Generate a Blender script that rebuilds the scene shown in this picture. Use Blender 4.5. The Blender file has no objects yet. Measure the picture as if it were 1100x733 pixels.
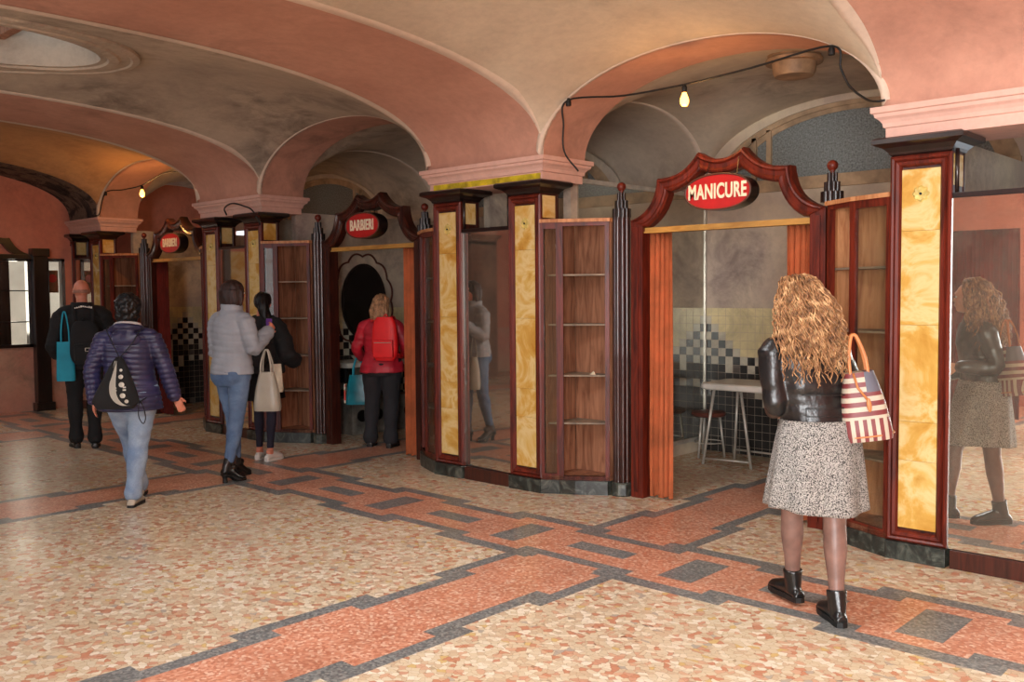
import bpy, bmesh, math, random
from mathutils import Vector, Matrix, noise
random.seed(7)
PI = math.pi
scn = bpy.context.scene
COL = scn.collection
scn.view_settings.view_transform = 'Standard'
scn.view_settings.look = 'None'
scn.view_settings.gamma = 1.0
scn.view_settings.use_curve_mapping = False
scn.view_settings.exposure = 0.1

# ---------------------------------------------------------------- tagging
def tag(o, label=None, cat=None, group=None, kind=None):
    if label: o['label'] = label
    if cat: o['category'] = cat
    if group: o['group'] = group
    if kind: o['kind'] = kind
    return o
def thing(name, label, cat, loc=(0,0,0), rz=0.0, group=None):
    o = bpy.data.objects.new(name, None); COL.objects.link(o)
    o.empty_display_size = .1
    o.location = loc; o.rotation_euler = (0,0,rz)
    return tag(o, label, cat, group)
def copy_thing(root, loc, label, rz=None):
    r = root.copy(); COL.objects.link(r); r.location = loc
    if rz is not None: r.rotation_euler = (0,0,rz)
    r['label'] = label
    for ch in list(root.children):
        c = ch.copy(); COL.objects.link(c); c.parent = r
        for g in list(ch.children):
            d = g.copy(); COL.objects.link(d); d.parent = c
    return r

# ---------------------------------------------------------------- materials
MATS = {}
def newmat(name):
    m = bpy.data.materials.new(name); m.use_nodes = True
    nt = m.node_tree; b = nt.nodes['Principled BSDF']
    MATS[name] = m
    return m, nt, b
def rgb(c):  # sRGB 0-255 to linear
    return tuple(((x/255)/12.92 if x/255 <= .04045 else ((x/255+.055)/1.055)**2.4) for x in c) + (1,)
def node(nt, t, **kw):
    n = nt.nodes.new(t)
    for k, v in kw.items():
        if k.startswith('i_'):
            n.inputs[k[2:].replace('_', ' ')].default_value = v
        else: setattr(n, k, v)
    return n
def ramp(nt, src, stops, interp='LINEAR'):
    r = node(nt, 'ShaderNodeValToRGB'); r.color_ramp.interpolation = interp
    el = r.color_ramp.elements
    while len(el) < len(stops): el.new(.5)
    for e, (p, c) in zip(el, stops):
        e.position = p; e.color = c if len(c) == 4 else rgb(c)
    nt.links.new(src, r.inputs[0]); return r
def coord(nt, scale=(1,1,1), kind='Object', rot=(0,0,0)):
    tc = node(nt, 'ShaderNodeTexCoord'); mp = node(nt, 'ShaderNodeMapping')
    mp.inputs['Scale'].default_value = scale; mp.inputs['Rotation'].default_value = rot
    nt.links.new(tc.outputs[kind], mp.inputs[0]); return mp.outputs[0]
def noi(nt, vec, scale, detail=4, rough=.55, dist=0):
    n = node(nt, 'ShaderNodeTexNoise'); n.inputs['Scale'].default_value = scale
    n.inputs['Detail'].default_value = detail; n.inputs['Roughness'].default_value = rough
    n.inputs['Distortion'].default_value = dist
    nt.links.new(vec, n.inputs['Vector']); return n
def mix(nt, fac, a, b, mode='MIX'):
    m = node(nt, 'ShaderNodeMix', data_type='RGBA', blend_type=mode)
    for sock, v in ((0, fac), (6, a), (7, b)):
        if hasattr(v, 'is_output') or isinstance(v, bpy.types.NodeSocket): nt.links.new(v, m.inputs[sock])
        elif sock == 0: m.inputs[0].default_value = v
        else: m.inputs[sock].default_value = v if len(v) == 4 else rgb(v)
    return m.outputs[2]
def bump(nt, b, h, strength=.3, dist=.01):
    n = node(nt, 'ShaderNodeBump'); n.inputs['Strength'].default_value = strength
    n.inputs['Distance'].default_value = dist
    nt.links.new(h, n.inputs['Height']); nt.links.new(n.outputs[0], b.inputs['Normal'])
def simple(name, c, rough=.6, metal=0, var=.12, scale=6, bstr=.0, spec=.5, coat=0, kind='Object', bscale=None):
    m, nt, b = newmat(name)
    v = coord(nt, kind=kind); n = noi(nt, v, scale)
    dark = tuple(x*(1-var) for x in c); lite = tuple(min(255, x*(1+var)) for x in c)
    r = ramp(nt, n.outputs[0], [(.3, dark), (.7, lite)])
    nt.links.new(r.outputs[0], b.inputs['Base Color'])
    b.inputs['Roughness'].default_value = rough; b.inputs['Metallic'].default_value = metal
    b.inputs['Specular IOR Level'].default_value = spec; b.inputs['Coat Weight'].default_value = coat
    if bstr:
        n2 = noi(nt, v, bscale or scale*6, 5); bump(nt, b, n2.outputs[0], bstr, .01)
    return m
def plaster(name, base, patch, dark, amount, rough=.85):
    m, nt, b = newmat(name)
    v = coord(nt, kind='Object')
    n1 = noi(nt, v, .9, 6, .6, .3); n2 = noi(nt, v, 2.3, 8, .7, .5); n3 = noi(nt, v, 14, 6, .7)
    n4 = noi(nt, v, .55, 4, .5)
    r1 = ramp(nt, n1.outputs[0], [(.36, (0,0,0,1)), (.66, (1,1,1,1))])
    c = mix(nt, r1.outputs[0], base, patch)
    fine = ramp(nt, n3.outputs[0], [(.35, (.72,.72,.72,1)), (.6, (1,1,1,1))])
    # mould blotches: big mask times speckle
    big = ramp(nt, n4.outputs[0], [(.52-amount*.25, (0,0,0,1)), (.70-amount*.2, (1,1,1,1))])
    sp = ramp(nt, n2.outputs[0], [(.44, (0,0,0,1)), (.64, (1,1,1,1))])
    mm = node(nt, 'ShaderNodeMath', operation='MULTIPLY'); nt.links.new(big.outputs[0], mm.inputs[0]); nt.links.new(sp.outputs[0], mm.inputs[1])
    mm2 = node(nt, 'ShaderNodeMath', operation='MULTIPLY'); nt.links.new(mm.outputs[0], mm2.inputs[0]); mm2.inputs[1].default_value = .35+.6*amount
    c = mix(nt, mm2.outputs[0], c, dark)
    c = mix(nt, .35, c, fine.outputs[0], 'MULTIPLY')
    nt.links.new(c, b.inputs['Base Color']); b.inputs['Roughness'].default_value = rough
    b.inputs['Specular IOR Level'].default_value = .2
    bump(nt, b, n3.outputs[0], .25, .006)
    return m
def wood(name, c1, c2, rough=.3, coat=.4, sc=(9,9,.9), var=6):
    m, nt, b = newmat(name)
    v = coord(nt, sc); n = noi(nt, v, 2.2, 6, .6, 1.2); n2 = noi(nt, coord(nt, (1,1,.5)), 1.7, 3)
    r = ramp(nt, n.outputs[0], [(.32, c1), (.62, c2)])
    c = mix(nt, .5, r.outputs[0], ramp(nt, n2.outputs[0], [(.3, (.45,.45,.45,1)), (.65, (1,1,1,1))]).outputs[0], 'MULTIPLY')
    nt.links.new(c, b.inputs['Base Color']); b.inputs['Roughness'].default_value = rough
    b.inputs['Coat Weight'].default_value = coat; b.inputs['Coat Roughness'].default_value = .15
    bump(nt, b, n.outputs[0], .04, .002)
    if coat < .1: b.inputs['Specular IOR Level'].default_value = .3
    return m
def marble(name, stops, scale=3.0, rough=.25, dist=2.0):
    m, nt, b = newmat(name)
    tc = node(nt, 'ShaderNodeTexCoord'); oi = node(nt, 'ShaderNodeObjectInfo')
    ad = node(nt, 'ShaderNodeVectorMath', operation='ADD'); nt.links.new(tc.outputs['Object'], ad.inputs[0])
    mu = node(nt, 'ShaderNodeMath', operation='MULTIPLY'); nt.links.new(oi.outputs['Random'], mu.inputs[0]); mu.inputs[1].default_value = 30
    nt.links.new(mu.outputs[0], ad.inputs[1])
    geo = node(nt, 'ShaderNodeNewGeometry')
    ad2 = node(nt, 'ShaderNodeVectorMath', operation='ADD'); nt.links.new(ad.outputs[0], ad2.inputs[0])
    mu2 = node(nt, 'ShaderNodeMath', operation='MULTIPLY'); nt.links.new(geo.outputs['Random Per Island'], mu2.inputs[0]); mu2.inputs[1].default_value = 11
    nt.links.new(mu2.outputs[0], ad2.inputs[1])
    n = noi(nt, ad2.outputs[0], scale, 8, .6, dist)
    r = ramp(nt, n.outputs[0], stops)
    nt.links.new(r.outputs[0], b.inputs['Base Color']); b.inputs['Roughness'].default_value = rough
    return m

PINK = plaster('pink plaster', (206,156,134), (190,140,120), (118,90,78), .3)
PINK2 = plaster('pink plaster capital', (224,182,166), (214,170,154), (160,122,108), .0)
CREAM = plaster('cream vault plaster', (216,200,176), (196,178,156), (136,118,102), .25)
CREAM2 = plaster('stained vault plaster', (196,178,156), (172,156,138), (108,96,86), .6)
CREAM3 = plaster('ochre-lit vault plaster', (206,160,112), (190,146,104), (120,84,56), .4)  # far bay: its warm ochre light is put into the plaster colour
EDGE = plaster('cream arch border', (224,204,184), (206,184,164), (150,130,112), .0)
GREYP = plaster('grey weathered plaster', (226,210,182), (190,170,158), (126,110,106), .6)
BOOTHV = plaster('booth vault plaster', (216,200,176), (188,170,152), (114,100,88), .5)
ROUGHB = plaster('broken plaster', (128,108,92), (84,72,64), (36,30,27), .6)
MAHOG = wood('dark mahogany', (34,14,11), (78,34,24), .32, .2)
MAHOGR = wood('red mahogany', (62,20,13), (118,42,26), .42, .08)
BLACKW = wood('ebonised wood', (14,9,9), (36,22,20), .3, .5)
BROWNW = wood('worn brown panel wood', (120,76,54), (172,120,90), .6, .05)
POSTW = simple('polished dark post wood', (52,26,22), .28, var=.2, scale=5, coat=.5)
OAKW = wood('orange plywood', (170,106,64), (212,152,104), .55, .05)
RAILW = wood('yellow painted rail', (178,124,52), (206,154,74), .5, .1, (2,9,9))
LUNW = simple('faded window paint', (172,146,116), .7, var=.2, scale=5, bstr=.15)
YMARB = marble('yellow marble', [(.3,(182,130,52)),(.44,(204,160,80)),(.54,(220,194,136)),(.62,(208,170,94)),(.75,(182,126,42))], 3.4, .22, .7)
DMARB = marble('black green marble', [(.3,(20,22,20)),(.5,(44,48,44)),(.62,(80,84,76)),(.8,(120,118,106))], 7, .35, 2)
GLASSD = simple('obscure glass', (124,130,128), .25, var=.25, scale=60, bstr=.5, bscale=150)
BLACK = simple('black lacquer', (16,15,15), .35, var=.2)
BLACKM = simple('black rubber', (14,14,14), .55, var=.1)
STEEL = simple('painted steel', (188,182,170), .35, .3, var=.1, scale=9)
WHITEE = simple('white enamel', (222,218,206), .3, var=.08, scale=4)
BRASS = simple('dull brass', (150,120,60), .4, .6, var=.2, scale=20)
REDS = simple('red enamel sign', (178,24,22), .35, var=.08, scale=5)
LETT = simple('cream sign lettering', (240,226,196), .5, var=.04)
CURT = simple('orange curtain cloth', (222,124,76), .8, var=.15, scale=3, bstr=.15, bscale=200)
CURTR = simple('dark red curtain cloth', (120,36,26), .85, var=.2, scale=3, bstr=.15, bscale=200)
YSTR = simple('yellow painted stripe', (190,168,30), .7, var=.2, scale=12)
TUBE = simple('white fluorescent tube glass', (226,226,220), .2, var=.03)
DUCT = simple('rusty duct metal', (150,118,88), .6, .1, var=.2, scale=8)
SEATM = simple('brown stool seat', (92,48,38), .4, var=.2)
DCAB = simple('dirty grey cabinet paint', (112,108,100), .6, var=.25, scale=8)
PAPER = simple('paper scrap', (206,190,160), .8, var=.1)

def ragged():
    m, nt, b = newmat('exposed crumbling masonry'); v = coord(nt); n1 = noi(nt, v, 3.2, 10, .75, .6)
    r = ramp(nt, n1.outputs[0], [(.36,(26,22,20)),(.47,(66,56,50)),(.55,(128,108,90)),(.66,(90,76,66))])
    nt.links.new(r.outputs[0], b.inputs['Base Color']); b.inputs['Roughness'].default_value = .95; bump(nt, b, n1.outputs[0], 1.0, .08); return m
RAGGED = ragged()
def mirror_mat(name, tint, rough, haze):
    m, nt, b = newmat(name)
    v = coord(nt); n = noi(nt, v, 2.2, 8, .7, .6); n2 = noi(nt, v, 40, 4, .7)
    g = node(nt, 'ShaderNodeBsdfGlossy'); g.inputs['Color'].default_value = rgb(tint); g.inputs['Roughness'].default_value = rough
    d = node(nt, 'ShaderNodeBsdfDiffuse'); d.inputs['Color'].default_value = rgb((168,156,140))
    mx = node(nt, 'ShaderNodeMixShader')
    a = node(nt, 'ShaderNodeMath', operation='MULTIPLY_ADD'); nt.links.new(n.outputs[0], a.inputs[0]); a.inputs[1].default_value = haze*1.4; a.inputs[2].default_value = -haze*.2
    a2 = node(nt, 'ShaderNodeMath', operation='MULTIPLY_ADD'); nt.links.new(n2.outputs[0], a2.inputs[0]); a2.inputs[1].default_value = haze*.6; nt.links.new(a.outputs[0], a2.inputs[2])
    nt.links.new(a2.outputs[0], mx.inputs[0]); nt.links.new(g.outputs[0], mx.inputs[1]); nt.links.new(d.outputs[0], mx.inputs[2])
    nt.links.new(mx.outputs[0], nt.nodes['Material Output'].inputs[0])
    return m
MIRR = mirror_mat('dusty mirror', (240,242,234), .0, .20)
MIRRD = mirror_mat('dark aged mirror', (216,208,196), .03, .12)
MIRRB = mirror_mat('booth wall mirror', (206,206,196), .01, .16)
def glass_mat():
    m, nt, b = newmat('thin cabinet glass')
    t = node(nt, 'ShaderNodeBsdfTransparent'); t.inputs[0].default_value = (.86,.86,.82,1)
    g = node(nt, 'ShaderNodeBsdfGlossy'); g.inputs['Roughness'].default_value = .02
    fr = node(nt, 'ShaderNodeFresnel'); fr.inputs[0].default_value = 1.5
    n = noi(nt, coord(nt), 3, 2, .5); r = ramp(nt, n.outputs[0], [(.3,(.01,.01,.01,1)),(.9,(.09,.09,.09,1))])
    mx = node(nt, 'ShaderNodeMixShader'); ge = node(nt, 'ShaderNodeNewGeometry'); iv = node(nt, 'ShaderNodeMath', operation='SUBTRACT'); iv.inputs[0].default_value = 1; nt.links.new(ge.outputs['Backfacing'], iv.inputs[1])
    mf = node(nt, 'ShaderNodeMath', operation='MULTIPLY'); nt.links.new(iv.outputs[0], mf.inputs[0]); nt.links.new(fr.outputs[0], mf.inputs[1]); nt.links.new(mf.outputs[0], mx.inputs[0]); nt.links.new(t.outputs[0], mx.inputs[1]); nt.links.new(g.outputs[0], mx.inputs[2])
    d = node(nt, 'ShaderNodeBsdfDiffuse'); d.inputs[0].default_value = rgb((150,140,124))
    mx2 = node(nt, 'ShaderNodeMixShader'); nt.links.new(r.outputs[0], mx2.inputs[0]); nt.links.new(mx.outputs[0], mx2.inputs[1]); nt.links.new(d.outputs[0], mx2.inputs[2])
    nt.links.new(mx2.outputs[0], nt.nodes['Material Output'].inputs[0])
    return m
GLASS = glass_mat()
def emit(name, c, s):
    m, nt, b = newmat(name)
    b.inputs['Base Color'].default_value = rgb(c); b.inputs['Emission Color'].default_value = rgb(c); b.inputs['Emission Strength'].default_value = s
    return m
BULB = emit('glowing amber bulb glass', (255,170,70), 9)

def mosaic_mat():
    m, nt, b = newmat('cream stone chip mosaic')
    tc = node(nt, 'ShaderNodeTexCoord'); mp = node(nt, 'ShaderNodeMapping'); mp.inputs['Scale'].default_value = (28,32,1)
    nt.links.new(tc.outputs['Object'], mp.inputs[0])
    nz = noi(nt, mp.outputs[0], .7, 2); ad = node(nt, 'ShaderNodeVectorMath', operation='MULTIPLY_ADD')
    nt.links.new(nz.outputs['Color'], ad.inputs[0]); ad.inputs[1].default_value = (.9,.9,0); nt.links.new(mp.outputs[0], ad.inputs[2])
    v = node(nt, 'ShaderNodeTexVoronoi', voronoi_dimensions='2D', feature='F1', distance='MANHATTAN'); v.inputs['Scale'].default_value = 1
    nt.links.new(ad.outputs[0], v.inputs['Vector'])
    e = node(nt, 'ShaderNodeTexVoronoi', voronoi_dimensions='2D', feature='F1', distance='MANHATTAN'); e.inputs['Scale'].default_value = 1
    e.feature = 'F2'; nt.links.new(ad.outputs[0], e.inputs['Vector'])
    df = node(nt, 'ShaderNodeMath', operation='SUBTRACT'); nt.links.new(e.outputs['Distance'], df.inputs[0]); nt.links.new(v.outputs['Distance'], df.inputs[1])
    sep = node(nt, 'ShaderNodeSeparateColor'); nt.links.new(v.outputs['Color'], sep.inputs[0])
    r = ramp(nt, sep.outputs[0], [(0,(216,198,168)),(.24,(208,184,154)),(.42,(228,214,188)),(.56,(200,142,112)),(.64,(212,172,142)),(.72,(218,202,174)),(.82,(234,222,200)),(.90,(206,156,128)),(.95,(212,182,124)),(.98,(184,172,156))], 'CONSTANT')
    g = ramp(nt, df.outputs[0], [(.02,(.60,.54,.48,1)),(.09,(1,1,1,1))])
    big = noi(nt, tc.outputs['Object'], .8, 4); bg = ramp(nt, big.outputs[0], [(.3,(.80,.78,.76,1)),(.65,(1,1,1,1))])
    c = mix(nt, 1, r.outputs[0], g.outputs[0], 'MULTIPLY'); c = mix(nt, .8, c, bg.outputs[0], 'MULTIPLY')
    nt.links.new(c, b.inputs['Base Color'])
    rr = ramp(nt, big.outputs[0], [(.3,(.34,.34,.34,1)),(.7,(.22,.22,.22,1))]); nt.links.new(rr.outputs[0], b.inputs['Roughness'])
    b.inputs['Specular IOR Level'].default_value = .45
    bump(nt, b, g.outputs[0], .12, .002)
    return m
def terrazzo(name, stops, sc=70, rough=.3):
    m, nt, b = newmat(name)
    tc = node(nt, 'ShaderNodeTexCoord')
    v = node(nt, 'ShaderNodeTexVoronoi', voronoi_dimensions='2D'); v.inputs['Scale'].default_value = sc; nt.links.new(tc.outputs['Object'], v.inputs['Vector'])
    sep = node(nt, 'ShaderNodeSeparateColor'); nt.links.new(v.outputs['Color'], sep.inputs[0])
    r = ramp(nt, sep.outputs[0], stops)
    big = noi(nt, tc.outputs['Object'], 2.2, 5, .6); bg = ramp(nt, big.outputs[0], [(.3,(.74,.74,.74,1)),(.65,(1,1,1,1))])
    c = mix(nt, .9, r.outputs[0], bg.outputs[0], 'MULTIPLY')
    nt.links.new(c, b.inputs['Base Color']); b.inputs['Roughness'].default_value = rough
    return m
MOS = mosaic_mat()
TPINK = terrazzo('salmon terrazzo', [(0,(190,120,92)),(.5,(212,146,116)),(.8,(222,166,138)),(1,(232,198,172))])
TGREY = terrazzo('grey stone inlay', [(0,(96,98,98)),(.6,(128,130,128)),(1,(156,156,150))], 90, .32)

# ---------------------------------------------------------------- mesh helpers
def obj(name, bm, m, parent=None, smooth=False, autos=None):
    me = bpy.data.meshes.new(name)
    bmesh.ops.recalc_face_normals(bm, faces=bm.faces[:])
    bm.to_mesh(me); bm.free()
    if not isinstance(m, (list, tuple)): m = [m]
    for x in m: me.materials.append(x)
    if smooth:
        for p in me.polygons: p.use_smooth = True
        if autos is not None:
            try: me.set_sharp_from_angle(angle=math.radians(autos))
            except Exception: pass
    o = bpy.data.objects.new(name, me); COL.objects.link(o)
    if parent: o.parent = parent
    return o
def box(bm, x0, x1, y0, y1, z0, z1, bev=0, mi=0):
    vs = [bm.verts.new((x, y, z)) for z in (z0, z1) for y in (y0, y1) for x in (x0, x1)]
    fs = [bm.faces.new([vs[i] for i in q]) for q in ((0,2,3,1),(4,5,7,6),(0,1,5,4),(2,6,7,3),(0,4,6,2),(1,3,7,5))]
    for f in fs: f.material_index = mi
    if bev:
        es = set(e for f in fs for e in f.edges)
        bmesh.ops.bevel(bm, geom=list(es), offset=bev, segments=2, affect='EDGES', profile=.7)
def prism(bm, pts, z0, z1, mi=0):
    a = [bm.verts.new((x, y, z0)) for x, y in pts]; b = [bm.verts.new((x, y, z1)) for x, y in pts]
    n = len(pts)
    fs = [bm.faces.new(a[::-1]), bm.faces.new(b)]
    for i in range(n): fs.append(bm.faces.new((a[i], a[(i+1)%n], b[(i+1)%n], b[i])))
    for f in fs: f.material_index = mi
def prism_y(bm, pts, y0, y1, mi=0):   # pts in (x,z)
    a = [bm.verts.new((x, y0, z)) for x, z in pts]; b = [bm.verts.new((x, y1, z)) for x, z in pts]
    n = len(pts); fs = [bm.faces.new(a), bm.faces.new(b[::-1])]
    for i in range(n): fs.append(bm.faces.new((a[i], b[i], b[(i+1)%n], a[(i+1)%n])))
    for f in fs: f.material_index = mi
def lathe(bm, prof, seg=24, c=(0,0), mi=0):   # prof (r,z)
    rings = []
    for r, z in prof:
        if r < 1e-5: rings.append([bm.verts.new((c[0], c[1], z))])
        else: rings.append([bm.verts.new((c[0]+r*math.cos(2*PI*i/seg), c[1]+r*math.sin(2*PI*i/seg), z)) for i in range(seg)])
    for a, b in zip(rings, rings[1:]):
        for i in range(seg):
            j = (i+1)%seg
            if len(a) == 1 and len(b) == 1: continue
            if len(a) == 1: f = bm.faces.new((a[0], b[j], b[i]))
            elif len(b) == 1: f = bm.faces.new((a[i], a[j], b[0]))
            else: f = bm.faces.new((a[i], a[j], b[j], b[i]))
            f.material_index = mi
    if len(rings[0]) > 1: bm.faces.new(rings[0][::-1]).material_index = mi
    if len(rings[-1]) > 1: bm.faces.new(rings[-1]).material_index = mi
def frames(pts):
    pts = [Vector(p) for p in pts]; out = []; up = None
    for i, p in enumerate(pts):
        if i == 0: t = pts[1]-p
        elif i == len(pts)-1: t = p-pts[-2]
        else: t = (pts[i+1]-p).normalized() + (p-pts[i-1]).normalized()
        if t.length < 1e-9: t = Vector((0,0,1))
        t.normalize()
        if up is None:
            up = Vector((1,0,0)) if abs(t.x) < .8 else Vector((0,1,0))
        u = (up - t*up.dot(t)); 
        if u.length < 1e-6: u = t.orthogonal()
        u.normalize(); up = u
        out.append((p, u, t.cross(u).normalized(), t))
    return out
def tube(bm, pts, rad, seg=10, cap=True, dome=False, mi=0):
    """rad: number, list of numbers, or list of (ru, rv)."""
    n = len(pts)
    if not isinstance(rad, (list, tuple)): rad = [rad]*n
    rad = [(r, r) if not isinstance(r, (list, tuple)) else r for r in rad]
    fr = frames(pts)
    if dome:   # rounded ends
        p, u, v, t = fr[0]; q, u2, v2, t2 = fr[-1]
        pre = [(p - t*min(rad[0])*math.sin(a), u, v, t, math.cos(a)) for a in (PI/2*.96, PI/3, PI/6)]
        post = [(q + t2*min(rad[-1])*math.sin(a), u2, v2, t2, math.cos(a)) for a in (PI/6, PI/3, PI/2*.96)]
        st = [(a, b, c, (rad[0][0]*k, rad[0][1]*k)) for a, b, c, d, k in pre] + [(f[0], f[1], f[2], r) for f, r in zip(fr, rad)] + [(a, b, c, (rad[-1][0]*k, rad[-1][1]*k)) for a, b, c, d, k in post]
    else: st = [(f[0], f[1], f[2], r) for f, r in zip(fr, rad)]
    rings = [[bm.verts.new(p + u*(r[0]*math.cos(2*PI*i/seg)) + v*(r[1]*math.sin(2*PI*i/seg))) for i in range(seg)] for p, u, v, r in st]
    for a, b in zip(rings, rings[1:]):
        for i in range(seg):
            bm.faces.new((a[i], a[(i+1)%seg], b[(i+1)%seg], b[i])).material_index = mi
    if cap:
        bm.faces.new(rings[0][::-1]).material_index = mi; bm.faces.new(rings[-1]).material_index = mi
def ellip(bm, c, r, rot=None, seg=20, mi=0):
    g = bmesh.ops.create_uvsphere(bm, u_segments=seg, v_segments=max(8, seg//2), radius=1)
    M = Matrix.Translation(c) @ (rot or Matrix.Identity(4)) @ Matrix.Diagonal((r[0], r[1], r[2], 1))
    bmesh.ops.transform(bm, matrix=M, verts=g['verts'])
    for f in bm.faces:
        pass
def bez(p0, p1, p2, p3, n=10):
    out = []
    for i in range(n+1):
        t = i/n; a = (1-t)**3; b = 3*t*(1-t)**2; c = 3*t*t*(1-t); d = t**3
        out.append(tuple(a*p0[k]+b*p1[k]+c*p2[k]+d*p3[k] for k in range(3)))
    return out
def catmull(pts, n=8):
    P = [Vector(p) for p in pts]; P = [P[0]*2-P[1]] + P + [P[-1]*2-P[-2]]; out = []
    for i in range(1, len(P)-2):
        for k in range(n):
            t = k/n
            out.append(.5*((2*P[i]) + (P[i+1]-P[i-1])*t + (2*P[i-1]-5*P[i]+4*P[i+1]-P[i+2])*t*t + (3*P[i]-P[i-1]-3*P[i+1]+P[i+2])*t**3))
    out.append(P[-2]); return out
def remeshed(name, bm, vox, smooth_it, m, parent=None, disp=None):
    """fuse overlapping shapes into one continuous smooth surface"""
    me = bpy.data.meshes.new('tmp'); bm.to_mesh(me); bm.free()
    o = bpy.data.objects.new('tmp', me); COL.objects.link(o)
    r = o.modifiers.new('r', 'REMESH'); r.mode = 'VOXEL'; r.voxel_size = vox; r.adaptivity = 0
    s = o.modifiers.new('s', 'SMOOTH'); s.factor = .5; s.iterations = smooth_it
    dg = bpy.context.evaluated_depsgraph_get()
    me2 = bpy.data.meshes.new_from_object(o.evaluated_get(dg))
    bpy.data.objects.remove(o); bpy.data.meshes.remove(me)
    me2.name = name; me2.materials.clear()
    for x in (m if isinstance(m, (list, tuple)) else [m]): me2.materials.append(x)
    if disp:
        nr = [v.normal.copy() for v in me2.vertices]
        for v, n_ in zip(me2.vertices, nr): v.co += n_*disp(v.co, n_)
    for p in me2.polygons: p.use_smooth = True
    o = bpy.data.objects.new(name, me2); COL.objects.link(o)
    if parent: o.parent = parent
    return o
def text_mesh(s, size, depth, m, name='lettering', xs=.72, off=.012):
    cu = bpy.data.curves.new('t', 'FONT'); cu.body = s; cu.size = size; cu.extrude = depth; cu.offset = off*size
    cu.align_x = 'CENTER'; cu.align_y = 'CENTER'; cu.space_character = 1.06
    o = bpy.data.objects.new('t', cu); COL.objects.link(o)
    me = bpy.data.meshes.new_from_object(o.evaluated_get(bpy.context.evaluated_depsgraph_get()))
    bpy.data.objects.remove(o)
    me.transform(Matrix.Rotation(PI/2, 4, 'X') @ Matrix.Diagonal((xs, 1, 1, 1)))
    me.materials.clear(); me.materials.append(m); me.name = name
    o = bpy.data.objects.new(name, me); COL.objects.link(o); return o

# ---------------------------------------------------------------- layout constants
BAY = 4.15; XC = -3.685          # bay pitch and centre of the first doorway
HW = .69                          # half pier width
YF = 5.82                         # front of the cabinets
PX = [XC + 2.075 - BAY*i for i in range(4)]     # pier centres P0..P3
XB = [XC - BAY*i for i in range(3)]             # doorway centres
ZS = 2.77; RX = .66; RY = .74; HX = 2.075-HW; YC = 2.8; HY = 3.01
def ax(u): u = min(1, abs(u)); return RX*(1-u**2.08)**(1/2.08)
def ay(u): u = min(1, abs(u)); return RY*(1-u**2.5)**(1/2.5)

# ---------------------------------------------------------------- floor with inlaid bands
def build_floor():
    bm = bmesh.new()
    X0, X1, Y0, Y1 = -14.9, 4.4, -3.4, 8.6
    xs = {X0, X1}; ys = {Y0, Y1}
    rects = []  # x0,x1,y0,y1,mat  later wins
    yA = 4.90; 
    yA = 4.78
    for k in range(-1, 3):
        xc = XC - BAY*k
        rects.append((xc-.33, xc+.33, Y0, Y1, 1))
        rects.append((xc-.42, xc-.33, Y0, Y1, 3)); rects.append((xc+.33, xc+.42, Y0, Y1, 3))
    rects.append((X0, X1, yA-.345, yA+.345, 1))
    R2 = []
    for k in range(-1, 3):
        xc = XC - BAY*k
        for j in range(-5, 6):
            w0 = 2.352 + 1.342*j; n0 = 3.027 + 1.342*j
            for a, b, s in ((.335, .426, w0), (.24, .335, n0)):
                e = .85 if s == w0 else .85
                R2.append((xc-b, xc-a, s, s+e, 2)); R2.append((xc+a, xc+b, s, s+e, 2))
    R3 = []
    for j in range(-4, 16):
        xn = XC - BAY/3*j
        for sy in (-1, 1):
            lo, hi = (.245, .34)
            R3.append((xn-.43, xn+.43, yA+min(sy*lo, sy*hi), yA+max(sy*lo, sy*hi), 2))
            xw = xn + BAY/6; lo, hi = (.34, .45)
            R3.append((xw-.43, xw+.43, yA+min(sy*lo, sy*hi), yA+max(sy*lo, sy*hi), 2))
        R3.append((xn-.23, xn+.23, yA-.08, yA+.08, 2))
        xw = xn + BAY/6
        R3.append((xw-.115, xw+.115, yA-.22, yA+.22, 2))
    base = []
    allr = rects + R2 + R3
    for r in allr: xs |= {r[0], r[1]}; ys |= {r[2], r[3]}
    xs = sorted(x for x in xs if X0 <= x <= X1); ys = sorted(y for y in ys if Y0 <= y <= Y1)
    def fx(l):
        o = [l[0]]
        for t in l[1:]:
            if t-o[-1] > 1e-4: o.append(t)
        return o
    xs = fx(xs); ys = fx(ys)
    def cls(x, y):
        # band along the booths crosses over the transverse bands
        inA = abs(y-yA) < .345; 
        for r in R3:
            if r[0] < x < r[1] and r[2] < y < r[3]: return 2
        if inA: 
            return 1 if abs(y-yA) < .345 else 0
        for k in range(-1, 3):
            xc = XC - BAY*k
            if abs(y-yA) < .45 and not (abs(x-xc) < .34): continue
            for r in R2:
                if r[0] < x < r[1] and r[2] < y < r[3] and abs((r[0]+r[1])/2-xc) < .5: return 2
            # pink between: out to the strips
            d = abs(x-xc)
            if d < .24: return 1
            if d < .335:
                for r in R2:
                    if abs((r[0]+r[1])/2-xc) > .335 and abs((r[0]+r[1])/2-xc) < .5 and r[2] < y < r[3]: return 1
        return 0
    vs = {}
    def V(i, j):
        if (i, j) not in vs: vs[i, j] = bm.verts.new((xs[i], ys[j], 0))
        return vs[i, j]
    for i in range(len(xs)-1):
        for j in range(len(ys)-1):
            f = bm.faces.new((V(i,j), V(i+1,j), V(i+1,j+1), V(i,j+1)))
            f.material_index = cls((xs[i]+xs[i+1])/2, (ys[j]+ys[j+1])/2)
    me = bpy.data.meshes.new('floor'); bm.to_mesh(me); bm.free()
    for m in (MOS, TPINK, TGREY): me.materials.append(m)
    o = bpy.data.objects.new('floor', me); COL.objects.link(o); tag(o, kind='structure')
build_floor()

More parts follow.
